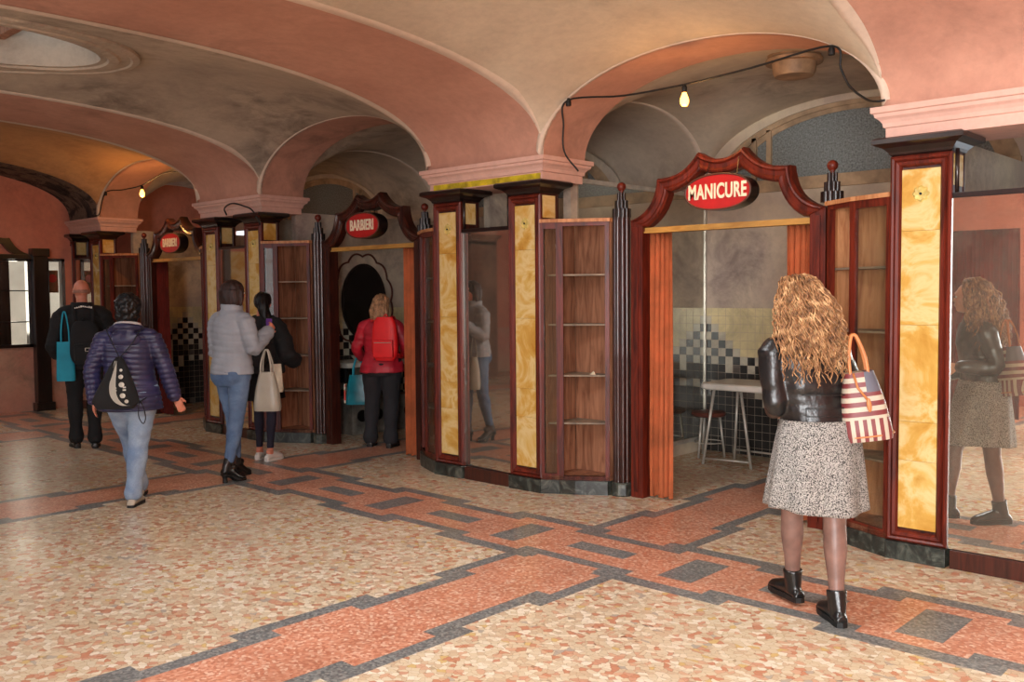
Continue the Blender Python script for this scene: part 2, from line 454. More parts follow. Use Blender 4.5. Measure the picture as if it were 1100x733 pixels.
# ---------------------------------------------------------------- vaults and arches
CXO, CYO = .0, -.45      # skylight centre offset
def vz(x, y, xc):
    a = ax((x-xc)/HX)/RX; b = ay((y-YC)/HY)/RY
    p = 3.4
    za = RX*a; zb = RY*b
    return ZS + (za**p + zb**p)**(1/p)
def vault(name, xc, m, sky):
    bm = bmesh.new(); N = 96; K = 36
    cx, cy = xc, YC-.4
    rings = []; per = []
    for side in range(4):
        for k in range(32):
            u = -math.cos(PI*k/32)
            per.append([(1, u), (-u, 1), (-1, -u), (u, -1)][side])
    N = len(per)
    for k in range(K+1):
        t = math.sin(PI/2*k/K); ring = []
        for qx, qy in per:
            a = math.atan2(qy, qx)
            ex, ey = cx+.62*math.cos(a), cy+1.02*math.sin(a)
            rx, ry = xc+qx*HX, YC+qy*HY
            x = ex+(rx-ex)*t; y = ey+(ry-ey)*t
            ring.append(bm.verts.new((x, y, vz(x, y, xc))))
        rings.append(ring)
    for a, b in zip(rings, rings[1:]):
        for i in range(N): bm.faces.new((a[i], b[i], b[(i+1)%N], a[(i+1)%N]))
    if not sky:
        bm.faces.new(rings[0])
    o = obj(name, bm, m, smooth=True); tag(o, kind='structure'); return o
vault('ceiling', XB[0], CREAM, True)
vault('ceiling', XB[1], CREAM2, True)
vault('ceiling', XB[2], CREAM3, True)
vault('ceiling', XC+BAY, CREAM, True)
def arch_strip(bm, fixed, lo, hi, axis, prof, c, h, mi=0, dz=0, N=48):
    """soffit surface: profile prof over [-1,1] around c with half span h; extruded lo..hi on the other axis"""
    rows = []
    for i in range(N+1):
        u = -math.cos(PI*i/N); p = c+u*h; z = ZS+prof(u)+dz
        if axis == 'y': rows.append((bm.verts.new((lo, p, z)), bm.verts.new((hi, p, z))))
        else: rows.append((bm.verts.new((p, lo, z)), bm.verts.new((p, hi, z))))
    for a, b in zip(rows, rows[1:]): bm.faces.new((a[0], a[1], b[1], b[0])).material_index = mi
for i, px in enumerate(PX):
    x0 = px-HW; 
    if i == 3: x0 = px-.35
    bm = bmesh.new(); arch_strip(bm, 0, x0, px+HW, 'y', ay, YC, HY)
    o = obj('trim_%d' % (i+1), bm, RAGGED if i == 3 else PINK, smooth=True); tag(o, kind='structure'); 
for i, xc in enumerate(XB + [XC+BAY]):
    bm = bmesh.new(); arch_strip(bm, 0, YF-.02, 6.36, 'x', ax, xc, HX)
    tag(obj('trim_%d' % (i+5), bm, PINK, smooth=True), kind='structure')
# raised cream borders on the arch edges
def border(name, path, m=EDGE, w=.05, t=.012):
    bm = bmesh.new(); tube(bm, path, [(w, w*.45)]*len(path), 8)
    tag(obj(name, bm, m, smooth=True), kind='structure')
n = 9
for i, xc in enumerate(XB):
    path = [(xc+HX*u, YF-.03, ZS+ax(u)+.035) for u in [-math.cos(PI*k/48) for k in range(49)]]
    bm = bmesh.new()
    rows = []
    for k, (x, y, z) in enumerate(path):
        u = -math.cos(PI*k/48)
        nx, nz = u*.75, 1.0; l = math.hypot(nx, nz); nx /= l; nz /= l
        rows.append([bm.verts.new(p) for p in ((x, y+.03, z-.035), (x, y-.012, z-.035), (x+nx*.055, y-.018, z-.035+nz*.055), (x+nx*.07, y+.03, z-.035+nz*.07))])
    for a, b in zip(rows, rows[1:]):
        for q in range(3): bm.faces.new((a[q], a[q+1], b[q+1], b[q]))
    tag(obj('trim_%d' % n, bm, EDGE, smooth=True), kind='structure'); n += 1
for i, px in enumerate(PX):
    for s in (-1, 1):
        if i == 3: continue
        x = px+s*HW
        bm = bmesh.new(); rows = []
        for k in range(65):
            u = -math.cos(PI*k/64); y = YC+HY*u; z = ZS+ay(u)
            ny, nz = u*.8, 1.; l = math.hypot(ny, nz)
            w_ = min(1, .10+(1-abs(u))*7); rows.append([bm.verts.new(p) for p in ((x-s*.02*w_, y, z-.004*w_), (x+s*.03*w_, y, z-.010*w_), (x+s*.07*w_, y, z-.004*w_), (x+s*.10*w_, y, z+.03))])
        for a, b in zip(rows, rows[1:]):
            for q in range(3): bm.faces.new((a[q], a[q+1], b[q+1], b[q]))
        tag(obj('trim_%d' % n, bm, EDGE, smooth=True), kind='structure'); n += 1

# skylights: oval moulding, shaft, glass, beam
for i, xc in enumerate([XB[0], XB[1], XB[2]]):
    cx, cy = xc, YC-.4; zc = vz(cx+.62, cy, xc)
    bm = bmesh.new(); N = 72; rings = []
    prof = [(.30,.0),(.295,-.02),(.24,-.028),(.225,-.018),(.15,-.022),(.135,-.035),(.06,-.036),(.045,-.02),(-.005,-.02),(-.015,.03),(-.02,.32)]
    for d, dz in prof:
        ring = []
        for k in range(N):
            a = 2*PI*k/N; x = cx+(.62+d)*math.cos(a); y = cy+(1.02+d)*math.sin(a)
            j = (noise.noise((x*6, y*6, 1)))*.004
            z0 = min(zc, vz(x, y, xc)) if d > 0 else zc
            ring.append(bm.verts.new((x, y, z0+dz+j)))
        rings.append(ring)
    for a, b in zip(rings, rings[1:]):
        for k in range(N): bm.faces.new((a[k], a[(k+1)%N], b[(k+1)%N], b[k]))
    tag(obj('trim_%d' % n, bm, CREAM2 if i else EDGE, smooth=True, autos=35), kind='structure'); n += 1
def sky_glass():
    m, nt, b = newmat('dusty skylight glass')
    v = coord(nt); nn = noi(nt, v, 3, 6, .7)
    r = ramp(nt, nn.outputs[0], [(.35,(104,118,126)),(.6,(176,190,200))])
    nt.links.new(r.outputs[0], b.inputs['Base Color'])
    nt.links.new(r.outputs[0], b.inputs['Emission Color']); b.inputs['Emission Strength'].default_value = 1.0
    b.inputs['Roughness'].default_value = .5
    return m
SKYG = sky_glass()
for i, xc in enumerate([XB[0], XB[1], XB[2]]):
    cx, cy = xc, YC-.4; zc = vz(cx+.62, cy, xc)
    bm = bmesh.new()
    a = [bm.verts.new((cx+.66*math.cos(2*PI*k/48), cy+1.06*math.sin(2*PI*k/48), zc+.30)) for k in range(48)]
    bm.faces.new(a); 
    bmesh.ops.solidify(bm, geom=bm.faces[:], thickness=.01)
    tag(obj('window_%d' % (i+1), bm, SKYG), kind='structure')
    bm = bmesh.new(); box(bm, cx-.66, cx+.5, cy+.42, cy+.50, zc+.17, zc+.27, .01)
    box(bm, cx-.05, cx, cy-.95, cy+.95, zc+.22, zc+.28, .005)
    tag(obj('trim_%d' % n, bm, BROWNW), kind='structure'); n += 1

# capitals of pink plaster on the piers (moulded), masonry core behind the cabinets
def ring_prism(bm, x0, x1, y0, y1, prof, mi=0):
    """stack of rectangles: prof (outset, z)"""
    rs = []
    for d, z in prof: rs.append([bm.verts.new(p) for p in ((x0-d, y0-d, z), (x1+d, y0-d, z), (x1+d, y1+d, z), (x0-d, y1+d, z))])
    for a, b in zip(rs, rs[1:]):
        for k in range(4): bm.faces.new((a[k], a[(k+1)%4], b[(k+1)%4], b[k])).material_index = mi
    bm.faces.new(rs[0][::-1]).material_index = mi; bm.faces.new(rs[-1]).material_index = mi
CAPP = [(0,2.585),(.0,2.65),(.012,2.655),(.016,2.68),(.03,2.70),(.05,2.715),(.055,2.735),(.07,2.74),(.07,2.775)]
def pier(i, px, back=False):
    m = thing  # noqa
    bm = bmesh.new()
    if not back:
        ring_prism(bm, px-HW+.01, px+HW-.01, YF+.0, 6.34, CAPP)
        tag(obj('trim_%d' % (40+i), bm, PINK2), kind='structure')
        bm = bmesh.new(); box(bm, px-HW+.12, px+HW-.12, 6.14, 6.34, 0, 2.12)
        tag(obj('wall_pier_%d' % (i+1), bm, GREYP), kind='structure')
for i, px in enumerate(PX): pier(i, px)
bm = bmesh.new(); box(bm, PX[1]-HW+.06, PX[1]+HW-.03, YF-.004, YF+.02, 2.592, 2.642)
tag(obj('trim_60', bm, YSTR), kind='structure')

DIMP = plaster('opposite plaster dimmed in colour', (150,112,92), (120,88,74), (70,52,44), .4)  # opposite piers darkened in colour so their mirror image reads dim
# opposite row: plain piers carrying the vaults, seen only in the mirrors
for i, px in enumerate([PX[1], PX[2], PX[3]]):
    bm = bmesh.new(); box(bm, px-HW, px+HW, -.85, -.21, 0, 2.78); ring_prism(bm, px-HW, px+HW, -.85, -.21, CAPP)
    tag(obj('wall_opposite_pier_%d' % (i+1), bm, DIMP), kind='structure')
bm = bmesh.new(); box(bm, PX[0]-HW, PX[0]+HW, -.85, -.21, 2.585, 2.78); box(bm, PX[0]-HW, PX[0]+HW, -.85, -.21, 0, 2.6)
tag(obj('wall_opposite_pier_4', bm, PINK2), kind='structure')

# ---------------------------------------------------------------- booths: partitions, back walls, tiles, vaults, lunettes
BW = 1.545; YB = 8.55; Y0B = 6.36
def tile_wall(name, plane, fixed, a0, a1, pk, sign):
    """tile dado as a thin grid of square tiles. plane 'y': wall at y=fixed spanning x; 'x': wall at x=fixed spanning y"""
    t = .083; bm = bmesh.new(); ztop = 1.49
    nz = int(ztop/t); na = int(abs(a1-a0)/t)
    for j in range(nz+1):
        z1 = ztop - j*t; z0 = max(0.0, z1-t)
        for i in range(na):
            s0 = a0 + (a1-a0)*i/na; s1 = a0 + (a1-a0)*(i+1)/na
            d = i - pk
            # rows from the top
            m = 0
            if j >= 1 and j <= 6:
                if abs(d) <= j-1.0: m = 1 if (i+j) % 2 == 0 else 2
            if j == 6: m = 1 if (i+j) % 2 == 0 else 2
            if j >= 7: m = 3
            if 9 <= j <= 13:
                e = (i-pk-4) % 13 - 6
                if abs(e) <= 13-j+.5: m = 2 if (i+j)%2 else 1
                if j == 9: m = 1 if (i+j)%2 else 2
            if j in (7, 8) and random.random() < .25: m = 2
            if m == 3 and random.random() < .06: m = 4
            g = .0015
            if plane == 'y':
                q = [(s0+g, fixed, z0+g), (s1-g, fixed, z0+g), (s1-g, fixed, z1-g), (s0+g, fixed, z1-g)]
            else:
                q = [(fixed, s0+g, z0+g), (fixed, s1-g, z0+g), (fixed, s1-g, z1-g), (fixed, s0+g, z1-g)]
            f = bm.faces.new([bm.verts.new(p) for p in q]); f.material_index = m
    o = obj(name, bm, [TCREAM, TBLACK, TWHITE, TDIRT, TGREYD]); tag(o, kind='structure')
def tilemat(name, c, dirt=.3, rough=.35):
    m, nt, b = newmat(name)
    v = coord(nt); n1 = noi(nt, v, 2.5, 8, .7, .8); 
    r = ramp(nt, n1.outputs[0], [(.35, tuple(x*(1-dirt) for x in c)), (.62, c)])
    nt.links.new(r.outputs[0], b.inputs['Base Color']); b.inputs['Roughness'].default_value = rough
    return m
TCREAM = tilemat('cream glazed tile', (238,222,172), .2); TBLACK = tilemat('black glazed tile', (30,27,26), .3)
TWHITE = tilemat('ivory glazed tile', (214,206,184), .25); TDIRT = tilemat('dirty black tile', (52,48,45), .5, .5)
TGREYD = tilemat('scraped grey mortar', (122,112,102), .4, .8)
for i, xc in enumerate(XB):
    xl, xr = xc-BW, xc+BW
    # back wall with lunette opening
    bm = bmesh.new()
    hwl = 1.44; zs = 2.68; rise = .74; N = 40
    lun = [(xc+hwl*-math.cos(PI*k/N), zs+rise*math.sin(PI*k/N)) for k in range(N+1)]
    box(bm, xl-.56, xr+.56, YB, YB+.2, 0, zs)
    # above-sill: polygon pieces
    for k in range(N):
        (xa, za), (xb, zb) = lun[k], lun[k+1]
        vs = [bm.verts.new(p) for p in ((xa, YB, za), (xb, YB, zb), (xb, YB, 3.8), (xa, YB, 3.8))]; bm.faces.new(vs)
        vs = [bm.verts.new(p) for p in ((xa, YB, za), (xb, YB, zb), (xb, YB+.2, zb), (xa, YB+.2, za))]; bm.faces.new(vs)
    box(bm, xl-.56, xc-hwl, YB, YB+.2, zs, 3.8); box(bm, xc+hwl, xr+.56, YB, YB+.2, zs, 3.8)
    tag(obj('wall_back_%d' % (i+1), bm, GREYP), kind='structure')
    # partitions
    for s, x in ((-1, xl), (1, xr)):
        bm = bmesh.new(); box(bm, x if s > 0 else x-.08, x+.08 if s > 0 else x, Y0B, YB, 0, 2.62)
        tag(obj('wall_%s_%d' % ('left' if s < 0 else 'right', i+1), bm, GREYP), kind='structure')
    tile_wall('trim_%d' % (70+i), 'y', YB-.006, xl, xr, 0, 1)
    tile_wall('trim_%d' % (75+i), 'x', xr-.006, Y0B+.05, YB, 10, 1)
    if i > 0: tile_wall('trim_%d' % (80+i), 'x', xl+.006, Y0B+.05, YB, 8, 1)
    # cross arches between the booths, above the low partitions
    for q, (xa, xb) in enumerate([(xl-1.07, xl)] + ([(xr, xr+1.07)] if i == 0 else [])):
        bm = bmesh.new(); rows = []
        for k in range(41):
            v = -math.cos(PI*k/40); z_ = 2.74+.70*(max(0, 1-abs(v)**2.1))**(1/2.1); y_ = (Y0B+YB)/2+v*(YB-Y0B)/2
            rows.append((bm.verts.new((xa, y_, z_)), bm.verts.new((xb, y_, z_))))
        for a, b in zip(rows, rows[1:]): bm.faces.new((a[0], a[1], b[1], b[0]))
        tag(obj('ceiling', bm, BOOTHV, smooth=True), kind='structure')
        bm = bmesh.new(); rows = []
        for k in range(41):
            v = -math.cos(PI*k/40); z_ = 2.74+.70*(max(0, 1-abs(v)**2.1))**(1/2.1); y_ = (Y0B+YB)/2+v*(YB-Y0B)/2; e_ = xb if q == 0 else xa; d_ = .03 if q == 0 else -.03
            rows.append([bm.verts.new(p) for p in ((e_-d_, y_, z_-.003), (e_+d_, y_, z_-.012), (e_+d_, y_, z_+.05))])
        for a, b in zip(rows, rows[1:]):
            for w_ in range(2): bm.faces.new((a[w_], a[w_+1], b[w_+1], b[w_]))
        tag(obj('trim_%d' % (110+i*2+q), bm, EDGE, smooth=True), kind='structure')
    # groined vault
    bm = bmesh.new(); NX, NY = 40, 28; vs = {}
    for a in range(NX+1):
        for b_ in range(NY+1):
            x = xl+(xr-xl)*(.5-.5*math.cos(PI*a/NX)); y = Y0B+(YB-Y0B)*(.5-.5*math.cos(PI*b_/NY))
            u = (x-xc)/BW; v = (y-(Y0B+YB)/2)/((YB-Y0B)/2)
            zx = .74*(max(0, 1-abs(u)**2.1))**(1/2.1); zy = .70*(max(0, 1-abs(v)**2.1))**(1/2.1)
            p = 9
            vs[a, b_] = bm.verts.new((x, y, 2.74+(zx**p+zy**p)**(1/p)))
    for a in range(NX):
        for b_ in range(NY): bm.faces.new((vs[a,b_], vs[a+1,b_], vs[a+1,b_+1], vs[a,b_+1]))
    tag(obj('ceiling', bm, BOOTHV, smooth=True), kind='structure')
    # lunette window: frame bars, glass
    bm = bmesh.new()
    def bar_arch(r_out, r_in, y0, y1):
        for k in range(N):
            a0, a1 = PI*k/N, PI*(k+1)/N
            q = []
            for a in (a0, a1):
                for f_ in (r_in, r_out): q.append((xc-hwl*f_*math.cos(a), zs+.02+rise*f_*math.sin(a)))
            prism_y(bm, [q[0], q[1], q[3], q[2]], y0, y1)
    bar_arch(1.0, .92, YB+.02, YB+.09); bar_arch(.92, .86, YB+.04, YB+.08)
    box(bm, xc-hwl, xc+hwl, YB-.03, YB+.10, zs-.05, zs+.07, .008)
    for dx, w in ((-1.0, .05), (-.84, .05), (.84, .05), (1.0, .05)):
        h_ = rise*.9*math.sqrt(1-(dx/hwl)**2); box(bm, xc+dx-w/2, xc+dx+w/2, YB+.02, YB+.085, zs, zs+h_+.02)
    w_ = obj('window_%d' % (10+i), bm, LUNW, smooth=True, autos=40); tag(w_, kind='structure')
    bm = bmesh.new()
    pts = [(xc-hwl*.9*math.cos(PI*k/N), zs+.03+rise*.9*math.sin(PI*k/N)) for k in range(N+1)]
    prism_y(bm, pts, YB+.05, YB+.058)
    tag(obj('pane', bm, GLASSD, w_))
# full-height mirror on the left wall of the manicure booth
t = thing('wall_mirror', 'large dusty frameless mirror on the left wall inside the manicure booth', 'mirror', (XB[0]-BW, 7.5, 0))
bm = bmesh.new(); box(bm, .005, .016, -1.05, 1.04, .16, 2.62); obj('mirror_glass', bm, MIRRB, t)
bm = bmesh.new(); box(bm, .004, .03, -1.05, 1.04, .12, .16); box(bm, .004, .03, -1.05, 1.04, 2.62, 2.66); box(bm, .004, .028, 1.02, 1.045, .16, 2.62); obj('edge_strip', bm, STEEL, t)

# ---------------------------------------------------------------- cabinet row
PLAB = ['the right-hand pier beside the manicure doorway', 'the pier between the two sign doorways', 'the second pier from the left behind the grey-jacketed person', 'the far pier by the end wall']
def mould_frame(bm, x0, x1, z0, z1, w, yf):
    """picture-frame moulding with two rounded beads, front at yf"""
    prof = [(0, .03), (0, .006), (.18, -.004), (.34, .002), (.42, .010), (.55, -.006), (.8, -.002), (.93, .010), (1, .022), (1, .03)]
    rs = []
    for f_, d in prof:
        o_ = f_*w
        rs.append([bm.verts.new(p) for p in ((x0+o_, yf+d, z0+o_), (x1-o_, yf+d, z0+o_), (x1-o_, yf+d, z1-o_), (x0+o_, yf+d, z1-o_))])
    for a, b in zip(rs, rs[1:]):
        for k in range(4): bm.faces.new((a[k], a[(k+1)%4], b[(k+1)%4], b[k]))
def rosette(bm, c, r, y):
    N = 32; vs = []
    for k in range(N):
        a = 2*PI*k/N; rr = r*(1 if k % 4 == 2 else .86 if k % 2 else .70)
        rr = r*(.80+.20*abs(math.cos(4*a)))
        vs.append((c[0]+rr*math.cos(a), c[1]+rr*math.sin(a)))
    o = [bm.verts.new((x, y, z)) for x, z in vs]; o2 = [bm.verts.new((c[0]+(x-c[0])*.8, y-.008, c[1]+(z-c[1])*.8)) for x, z in vs]
    o3 = [bm.verts.new((c[0]+(x-c[0])*.35, y-.004, c[1]+(z-c[1])*.35)) for x, z in vs]
    for a, b in ((o, o2), (o2, o3)):
        for k in range(N): bm.faces.new((a[k], a[(k+1)%N], b[(k+1)%N], b[k]))
    bm.faces.new(o3)
ROSM = simple('pale marble rosette', (196,172,96), .35, var=.2, scale=20)
HOLE = simple('black hole plug', (10,10,10), .6, var=.1)
def make_column(x, mir):
    """marble faced pilaster; mir = +1 if the mirror is on its right. origin at front-left base"""
    t = thing('marble_pilaster', 'x', 'pilaster', (x, YF, 0), 0, 'yellow marble pilasters along the booth row')
    W = .36
    bm = bmesh.new(); box(bm, .004, W-.004, .022, .24, .11, 2.48)
    # vertical beads at the rear corners
    for xx in (.02, W-.02):
        for yy in (.215,): tube(bm, [(xx, yy, .11), (xx, yy, 2.48)], .02, 10)
    obj('core', bm, MAHOG, t, smooth=True, autos=40)
    bm = bmesh.new(); mould_frame(bm, 0, W, .115, 2.475, .070, 0); obj('frame', bm, MAHOGR, t)
    bm = bmesh.new()
    zz = [.2, .62, .86, 1.45, 2.02, 2.39]
    for a, b in zip(zz, zz[1:]): box(bm, .068, W-.068, .014, .03, a+.0008, b-.0008)
    obj('marble_panel', bm, YMARB, t)
    for xx in (-.001, W-.011):
        bm = bmesh.new(); box(bm, xx, xx+.012, .036, .192, 2.28, 2.465); obj('side_panel', bm, YMARB, t)
    bm = bmesh.new(); rosette(bm, (.18, 2.24), .052, .014); r = obj('rosette', bm, ROSM, t)
    bm = bmesh.new(); tube(bm, [(.18, .012, 2.24), (.18, .003, 2.24)], .008, 10); obj('hole_plug', bm, HOLE, r)
    bm = bmesh.new(); ring_prism(bm, 0, W, 0, .24, [(-.01,2.475),(.004,2.485),(.01,2.50),(.035,2.525),(.07,2.54),(.085,2.548),(.085,2.575),(.07,2.585)])
    obj('cap', bm, BLACKW, t)
    bm = bmesh.new(); box(bm, 0, W, -.02, .25, 0, .112, .006); obj('plinth', bm, DMARB, t)
    return t
def facet(bm, p, q, z0, z1, d, off=0, a0=0, a1=1):
    """slab along plan segment p->q between fractions, thickness d"""
    P, Q = Vector(p), Vector(q); u = (Q-P).normalized(); L = (Q-P).length
    nrm = Vector((-u.y, u.x)); 
    A = P+u*(a0 if a0 >= 0 else L+a0) + nrm*off; B = P+u*(a1 if a1 > 0 else L+a1) + nrm*off
    pts = [A, B, B+nrm*d, A+nrm*d]
    prism(bm, [(v.x, v.y) for v in pts], z0, z1)
def make_vitrine(x, s, bx, label, inner=None):
    inner = inner or BROWNW
    """angled display cabinet beside a pier. s=+1 to the right of it, -1 to the left. origin on pier edge front"""
    t = thing('display_cabinet', label, 'cabinet', (x, YF, 0), 0, 'angled display cabinets between the piers and the doorways')
    A = (0, .0); B = (.13, .085) if s > 0 else (.29, .13); cx = .47 if s > 0 else .54; C = (cx, .31); D = (cx, .46); E = (0, .46)
    def S(p): return (p[0]*s, p[1])
    def seg(bm, p, q, z0, z1, d, off=0, a0=0, a1=99):
        P, Q = Vector(S(p)), Vector(S(q)); L = (Q-P).length; u = (Q-P)/L
        nrm = Vector((-u.y, u.x))*s
        if a1 == 99: a1 = L
        if a1 < 0: a1 = L+a1
        if a0 < 0: a0 = L+a0
        A_ = P+u*a0+nrm*off; B_ = P+u*a1+nrm*off
        pts = [A_, B_, B_+nrm*d, A_+nrm*d]
        if s < 0: pts = pts[::-1]
        prism(bm, [(v.x, v.y) for v in pts], z0, z1)
    poly = [S(p) for p in (A, B, C, D, E)]
    if s < 0: poly = poly[::-1]
    zb, zt = .115, 2.235
    bm = bmesh.new(); prism(bm, poly, zb, zb+.035); obj('bottom_board', bm, BROWNW, t)
    out = [S(p) for p in ((-.0, -.01), (B[0]+.01, B[1]-.012), (C[0]+.015, C[1]-.012), (D[0]+.015, D[1]), E)]
    if s < 0: out = out[::-1]
    bm = bmesh.new(); prism(bm, out, zt, zt+.028); obj('top_board', bm, OAKW, t)
    bm = bmesh.new(); pl = [S(p) for p in ((0,-.012), (B[0], B[1]-.014), (B[0]+.12, B[1]+.06-.014), (C[0]+.0, C[1]-.03), (C[0]+.02, D[1]), E)]
    if s < 0: pl = pl[::-1]
    prism(bm, pl, 0, zb); obj('plinth', bm, DMARB, t)
    # narrow glazed door facet
    bm = bmesh.new()
    seg(bm, A, B, zb, zt, .03, 0, 0, .026); seg(bm, A, B, zb, zt, .03, 0, -.026)
    seg(bm, A, B, zb, zb+.05, .03, 0, .026, -.026); seg(bm, A, B, zt-.05, zt, .03, 0, .026, -.026)
    d = obj('door', bm, MAHOGR, t)
    bm = bmesh.new(); seg(bm, A, B, zb+.05, zt-.05, .004, .012, .026, -.026); obj('glass_pane', bm, GLASS, d)
    bm = bmesh.new()
    seg(bm, B, C, zb, zt, .03, 0, 0, .03); seg(bm, B, C, zb, zt, .04, 0, -.035)
    seg(bm, B, C, zb, zb+.035, .03, 0, .03, -.035); seg(bm, B, C, zt-.03, zt, .03, 0, .03, -.035)
    obj('front_frame', bm, MAHOGR, t)
    bm = bmesh.new(); a, b = S(E), S(D)
    x0, x1 = min(a[0], b[0]), max(a[0], b[0]); box(bm, x0+.02, x1-.01, .43, .45, zb+.03, zt)
    obj('back_panel', bm, inner, t)
    bm = bmesh.new(); xe = C[0]*s; box(bm, min(xe, xe-.02*s), max(xe, xe-.02*s), .33, .45, zb+.03, zt); 
    obj('side_panel', bm, inner, t)
    bm = bmesh.new(); xe = .016*s; box(bm, min(xe, xe-.01*s), max(xe, xe-.01*s), .05, .43, zb+.03, zt); obj('side_panel', bm, inner, t)
    sh = [S(p) for p in ((.03, .06), (B[0]+.01, B[1]+.04), (C[0]-.025, C[1]+.04), (C[0]-.025, .43), (.03, .43))]
    if s < 0: sh = sh[::-1]
    for z in (.575, .97, 1.39, 1.80):
        bm = bmesh.new(); prism(bm, sh, z, z+.014); obj('shelf', bm, SHELFM, t)
    return t
SHELFM = simple('dusty grey shelf', (132,116,98), .7, var=.2, scale=8)
def make_finial(t):
    bm = bmesh.new()
    for r, z0, z1, k in ((.064, 2.264, 2.335, 9), (.046, 2.335, 2.40, 7), (.031, 2.40, 2.462, 6)):
        tube(bm, [(0,0,z0),(0,0,z1)], r*.8, 12)
        for j in range(k):
            a = 2*PI*j/k; tube(bm, [(r*.8*math.cos(a), r*.8*math.sin(a), z0), (r*.8*math.cos(a), r*.8*math.sin(a), z1)], r*.42, 8)
    f = obj('finial', bm, BLACKW, t, smooth=True, autos=50)
    bm = bmesh.new(); lathe(bm, [(.018,2.46),(.012,2.47),(.020,2.478)] + [(.037*math.sin(a), 2.512-.037*math.cos(a)) for a in [PI*q/14 for q in range(2, 15)]], 20); obj('ball', bm, MAHOGR, f, smooth=True)
def make_turned_post(x, y, label, shaft=True):
    if shaft: t = thing('turned_post', label, 'post', (x, y, 0), 0, 'ribbed mahogany posts with ball finials')
    else: t = thing('ball_finial', label, 'finial', (x, y, 0), 0, 'stepped ball finials on the cabinets')
    make_finial(t)
    if not shaft: return t
    bm = bmesh.new()
    tube(bm, [(0,0,.11),(0,0,2.27)], .058, 16)
    for k in range(8):
        a = 2*PI*k/8; tube(bm, [(.052*math.cos(a), .052*math.sin(a), .11), (.052*math.cos(a), .052*math.sin(a), 2.27)], .021, 10)
    obj('shaft', bm, POSTW, t, smooth=True, autos=50)
    bm = bmesh.new(); lathe(bm, [(.095,0),(.1,.01),(.1,.10),(.09,.112)], 10); obj('plinth', bm, DMARB, t)
    return t
SLAB = ['the right-edge pier by the tweed skirt', 'the pier beside the MANICURE doorway', 'the pier behind the pale grey jacket', 'the darkest pier by the end wall']
HC = .65
pc = 0
for i, px in enumerate(PX):
    for s in (-1, 1):
        x = px-HC if s < 0 else px+HC-.36
        c = make_column(x, -s) if pc == 0 else copy_thing(col0, (x, YF, 0), 'x')
        if pc == 0: col0 = c
        side = 'left' if s < 0 else 'right'
        c['label'] = '%s yellow marble pilaster of %s' % (side, SLAB[i])
        pc += 1
    # mirror between the two columns
    t = thing('pier_mirror', ['tall clear mirror at the right edge showing the curly-haired person', 'tall dim mirror between yellow pilasters showing the grey-jacketed person', 'tall mirror behind the head of the grey-jacketed person', 'dark mirror on the far pier beside the end wall'][i], 'mirror', (px, YF, 0))
    bm = bmesh.new(); box(bm, -.292, .292, -.005, .005, .115, 2.20); mg = obj('mirror_glass', bm, MIRR if i == 0 else MIRRD, t)
    mg.location = (0, .04 if i == 1 else .024, 0); mg.rotation_euler = (0, 0, -math.radians(2.6) if i == 1 else 0)
    bm = bmesh.new(); box(bm, -.29, .29, .012, .065, 2.20, 2.232, .004); obj('top_rail', bm, BLACKW, t)
    bm = bmesh.new(); box(bm, -.27, .27, -.002, .05, 0, .112, .004); obj('bottom_rail', bm, MAHOG, t)
    for xx in (.27, -.27):
        bm = bmesh.new(); tube(bm, [(xx,.03,2.23),(xx,.03,2.49)], .012, 8); obj('upper_post', bm, BLACKW, t, smooth=True)
    for s in (-1, 1):
        if i == 0 and s > 0: continue
        if i == 3 and s < 0: continue
        side = 'left' if s < 0 else 'right'
        wh = PLAB[i].replace('the ', '', 1)
        bx = .13 if s > 0 else .2
        v = make_vitrine(px+s*HC, s, bx, ('angled shelved display cabinet at the %s of %s' % (side, SLAB[i])), OAKW if i == 0 else None)
        make_turned_post(px+s*1.19, YF+.385, ('ribbed post with ball finial at the %s of %s' if s > 0 else 'ball finial on the cabinet top %s of %s') % (side, SLAB[i]), s > 0)
        if i in (1, 2) and s > 0:
            tt = thing('fluorescent_tube', 'thin white tube in the cabinet right of %s' % SLAB[i], 'tube', (px+HC+.085, YF+.115, 0), 0, 'upright tubes in the cabinets')
            bm = bmesh.new(); tube(bm, [(0,0,.36),(0,0,2.03)], .012, 12); obj('glass_tube', bm, TUBE, tt, smooth=True)
            bm = bmesh.new(); tube(bm, [(0,0,.33),(0,0,.362)], .014, 12); obj('end_cap', bm, STEEL, tt)
            bm = bmesh.new(); tube(bm, [(0,0,2.028),(0,0,2.06)], .014, 12); obj('end_cap', bm, STEEL, tt)
bm = bmesh.new()
pts = [(-.03,-.01),(0,.022),(.012,.02),(.035,-.012),(.0,-.02)]
vs = [bm.verts.new((x, .0+y, .0)) for x, y in pts]; top = bm.verts.new((0.004, 0, .03))
for k in range(5): bm.faces.new((vs[k], vs[(k+1)%5], top))
bm.faces.new(vs[::-1])
o = obj('paper_scrap', bm, PAPER); o.location = (-4.80, YF+.3, .985); tag(o, 'crumpled pale paper scrap on a shelf of the cabinet beside the manicure doorway', 'paper')

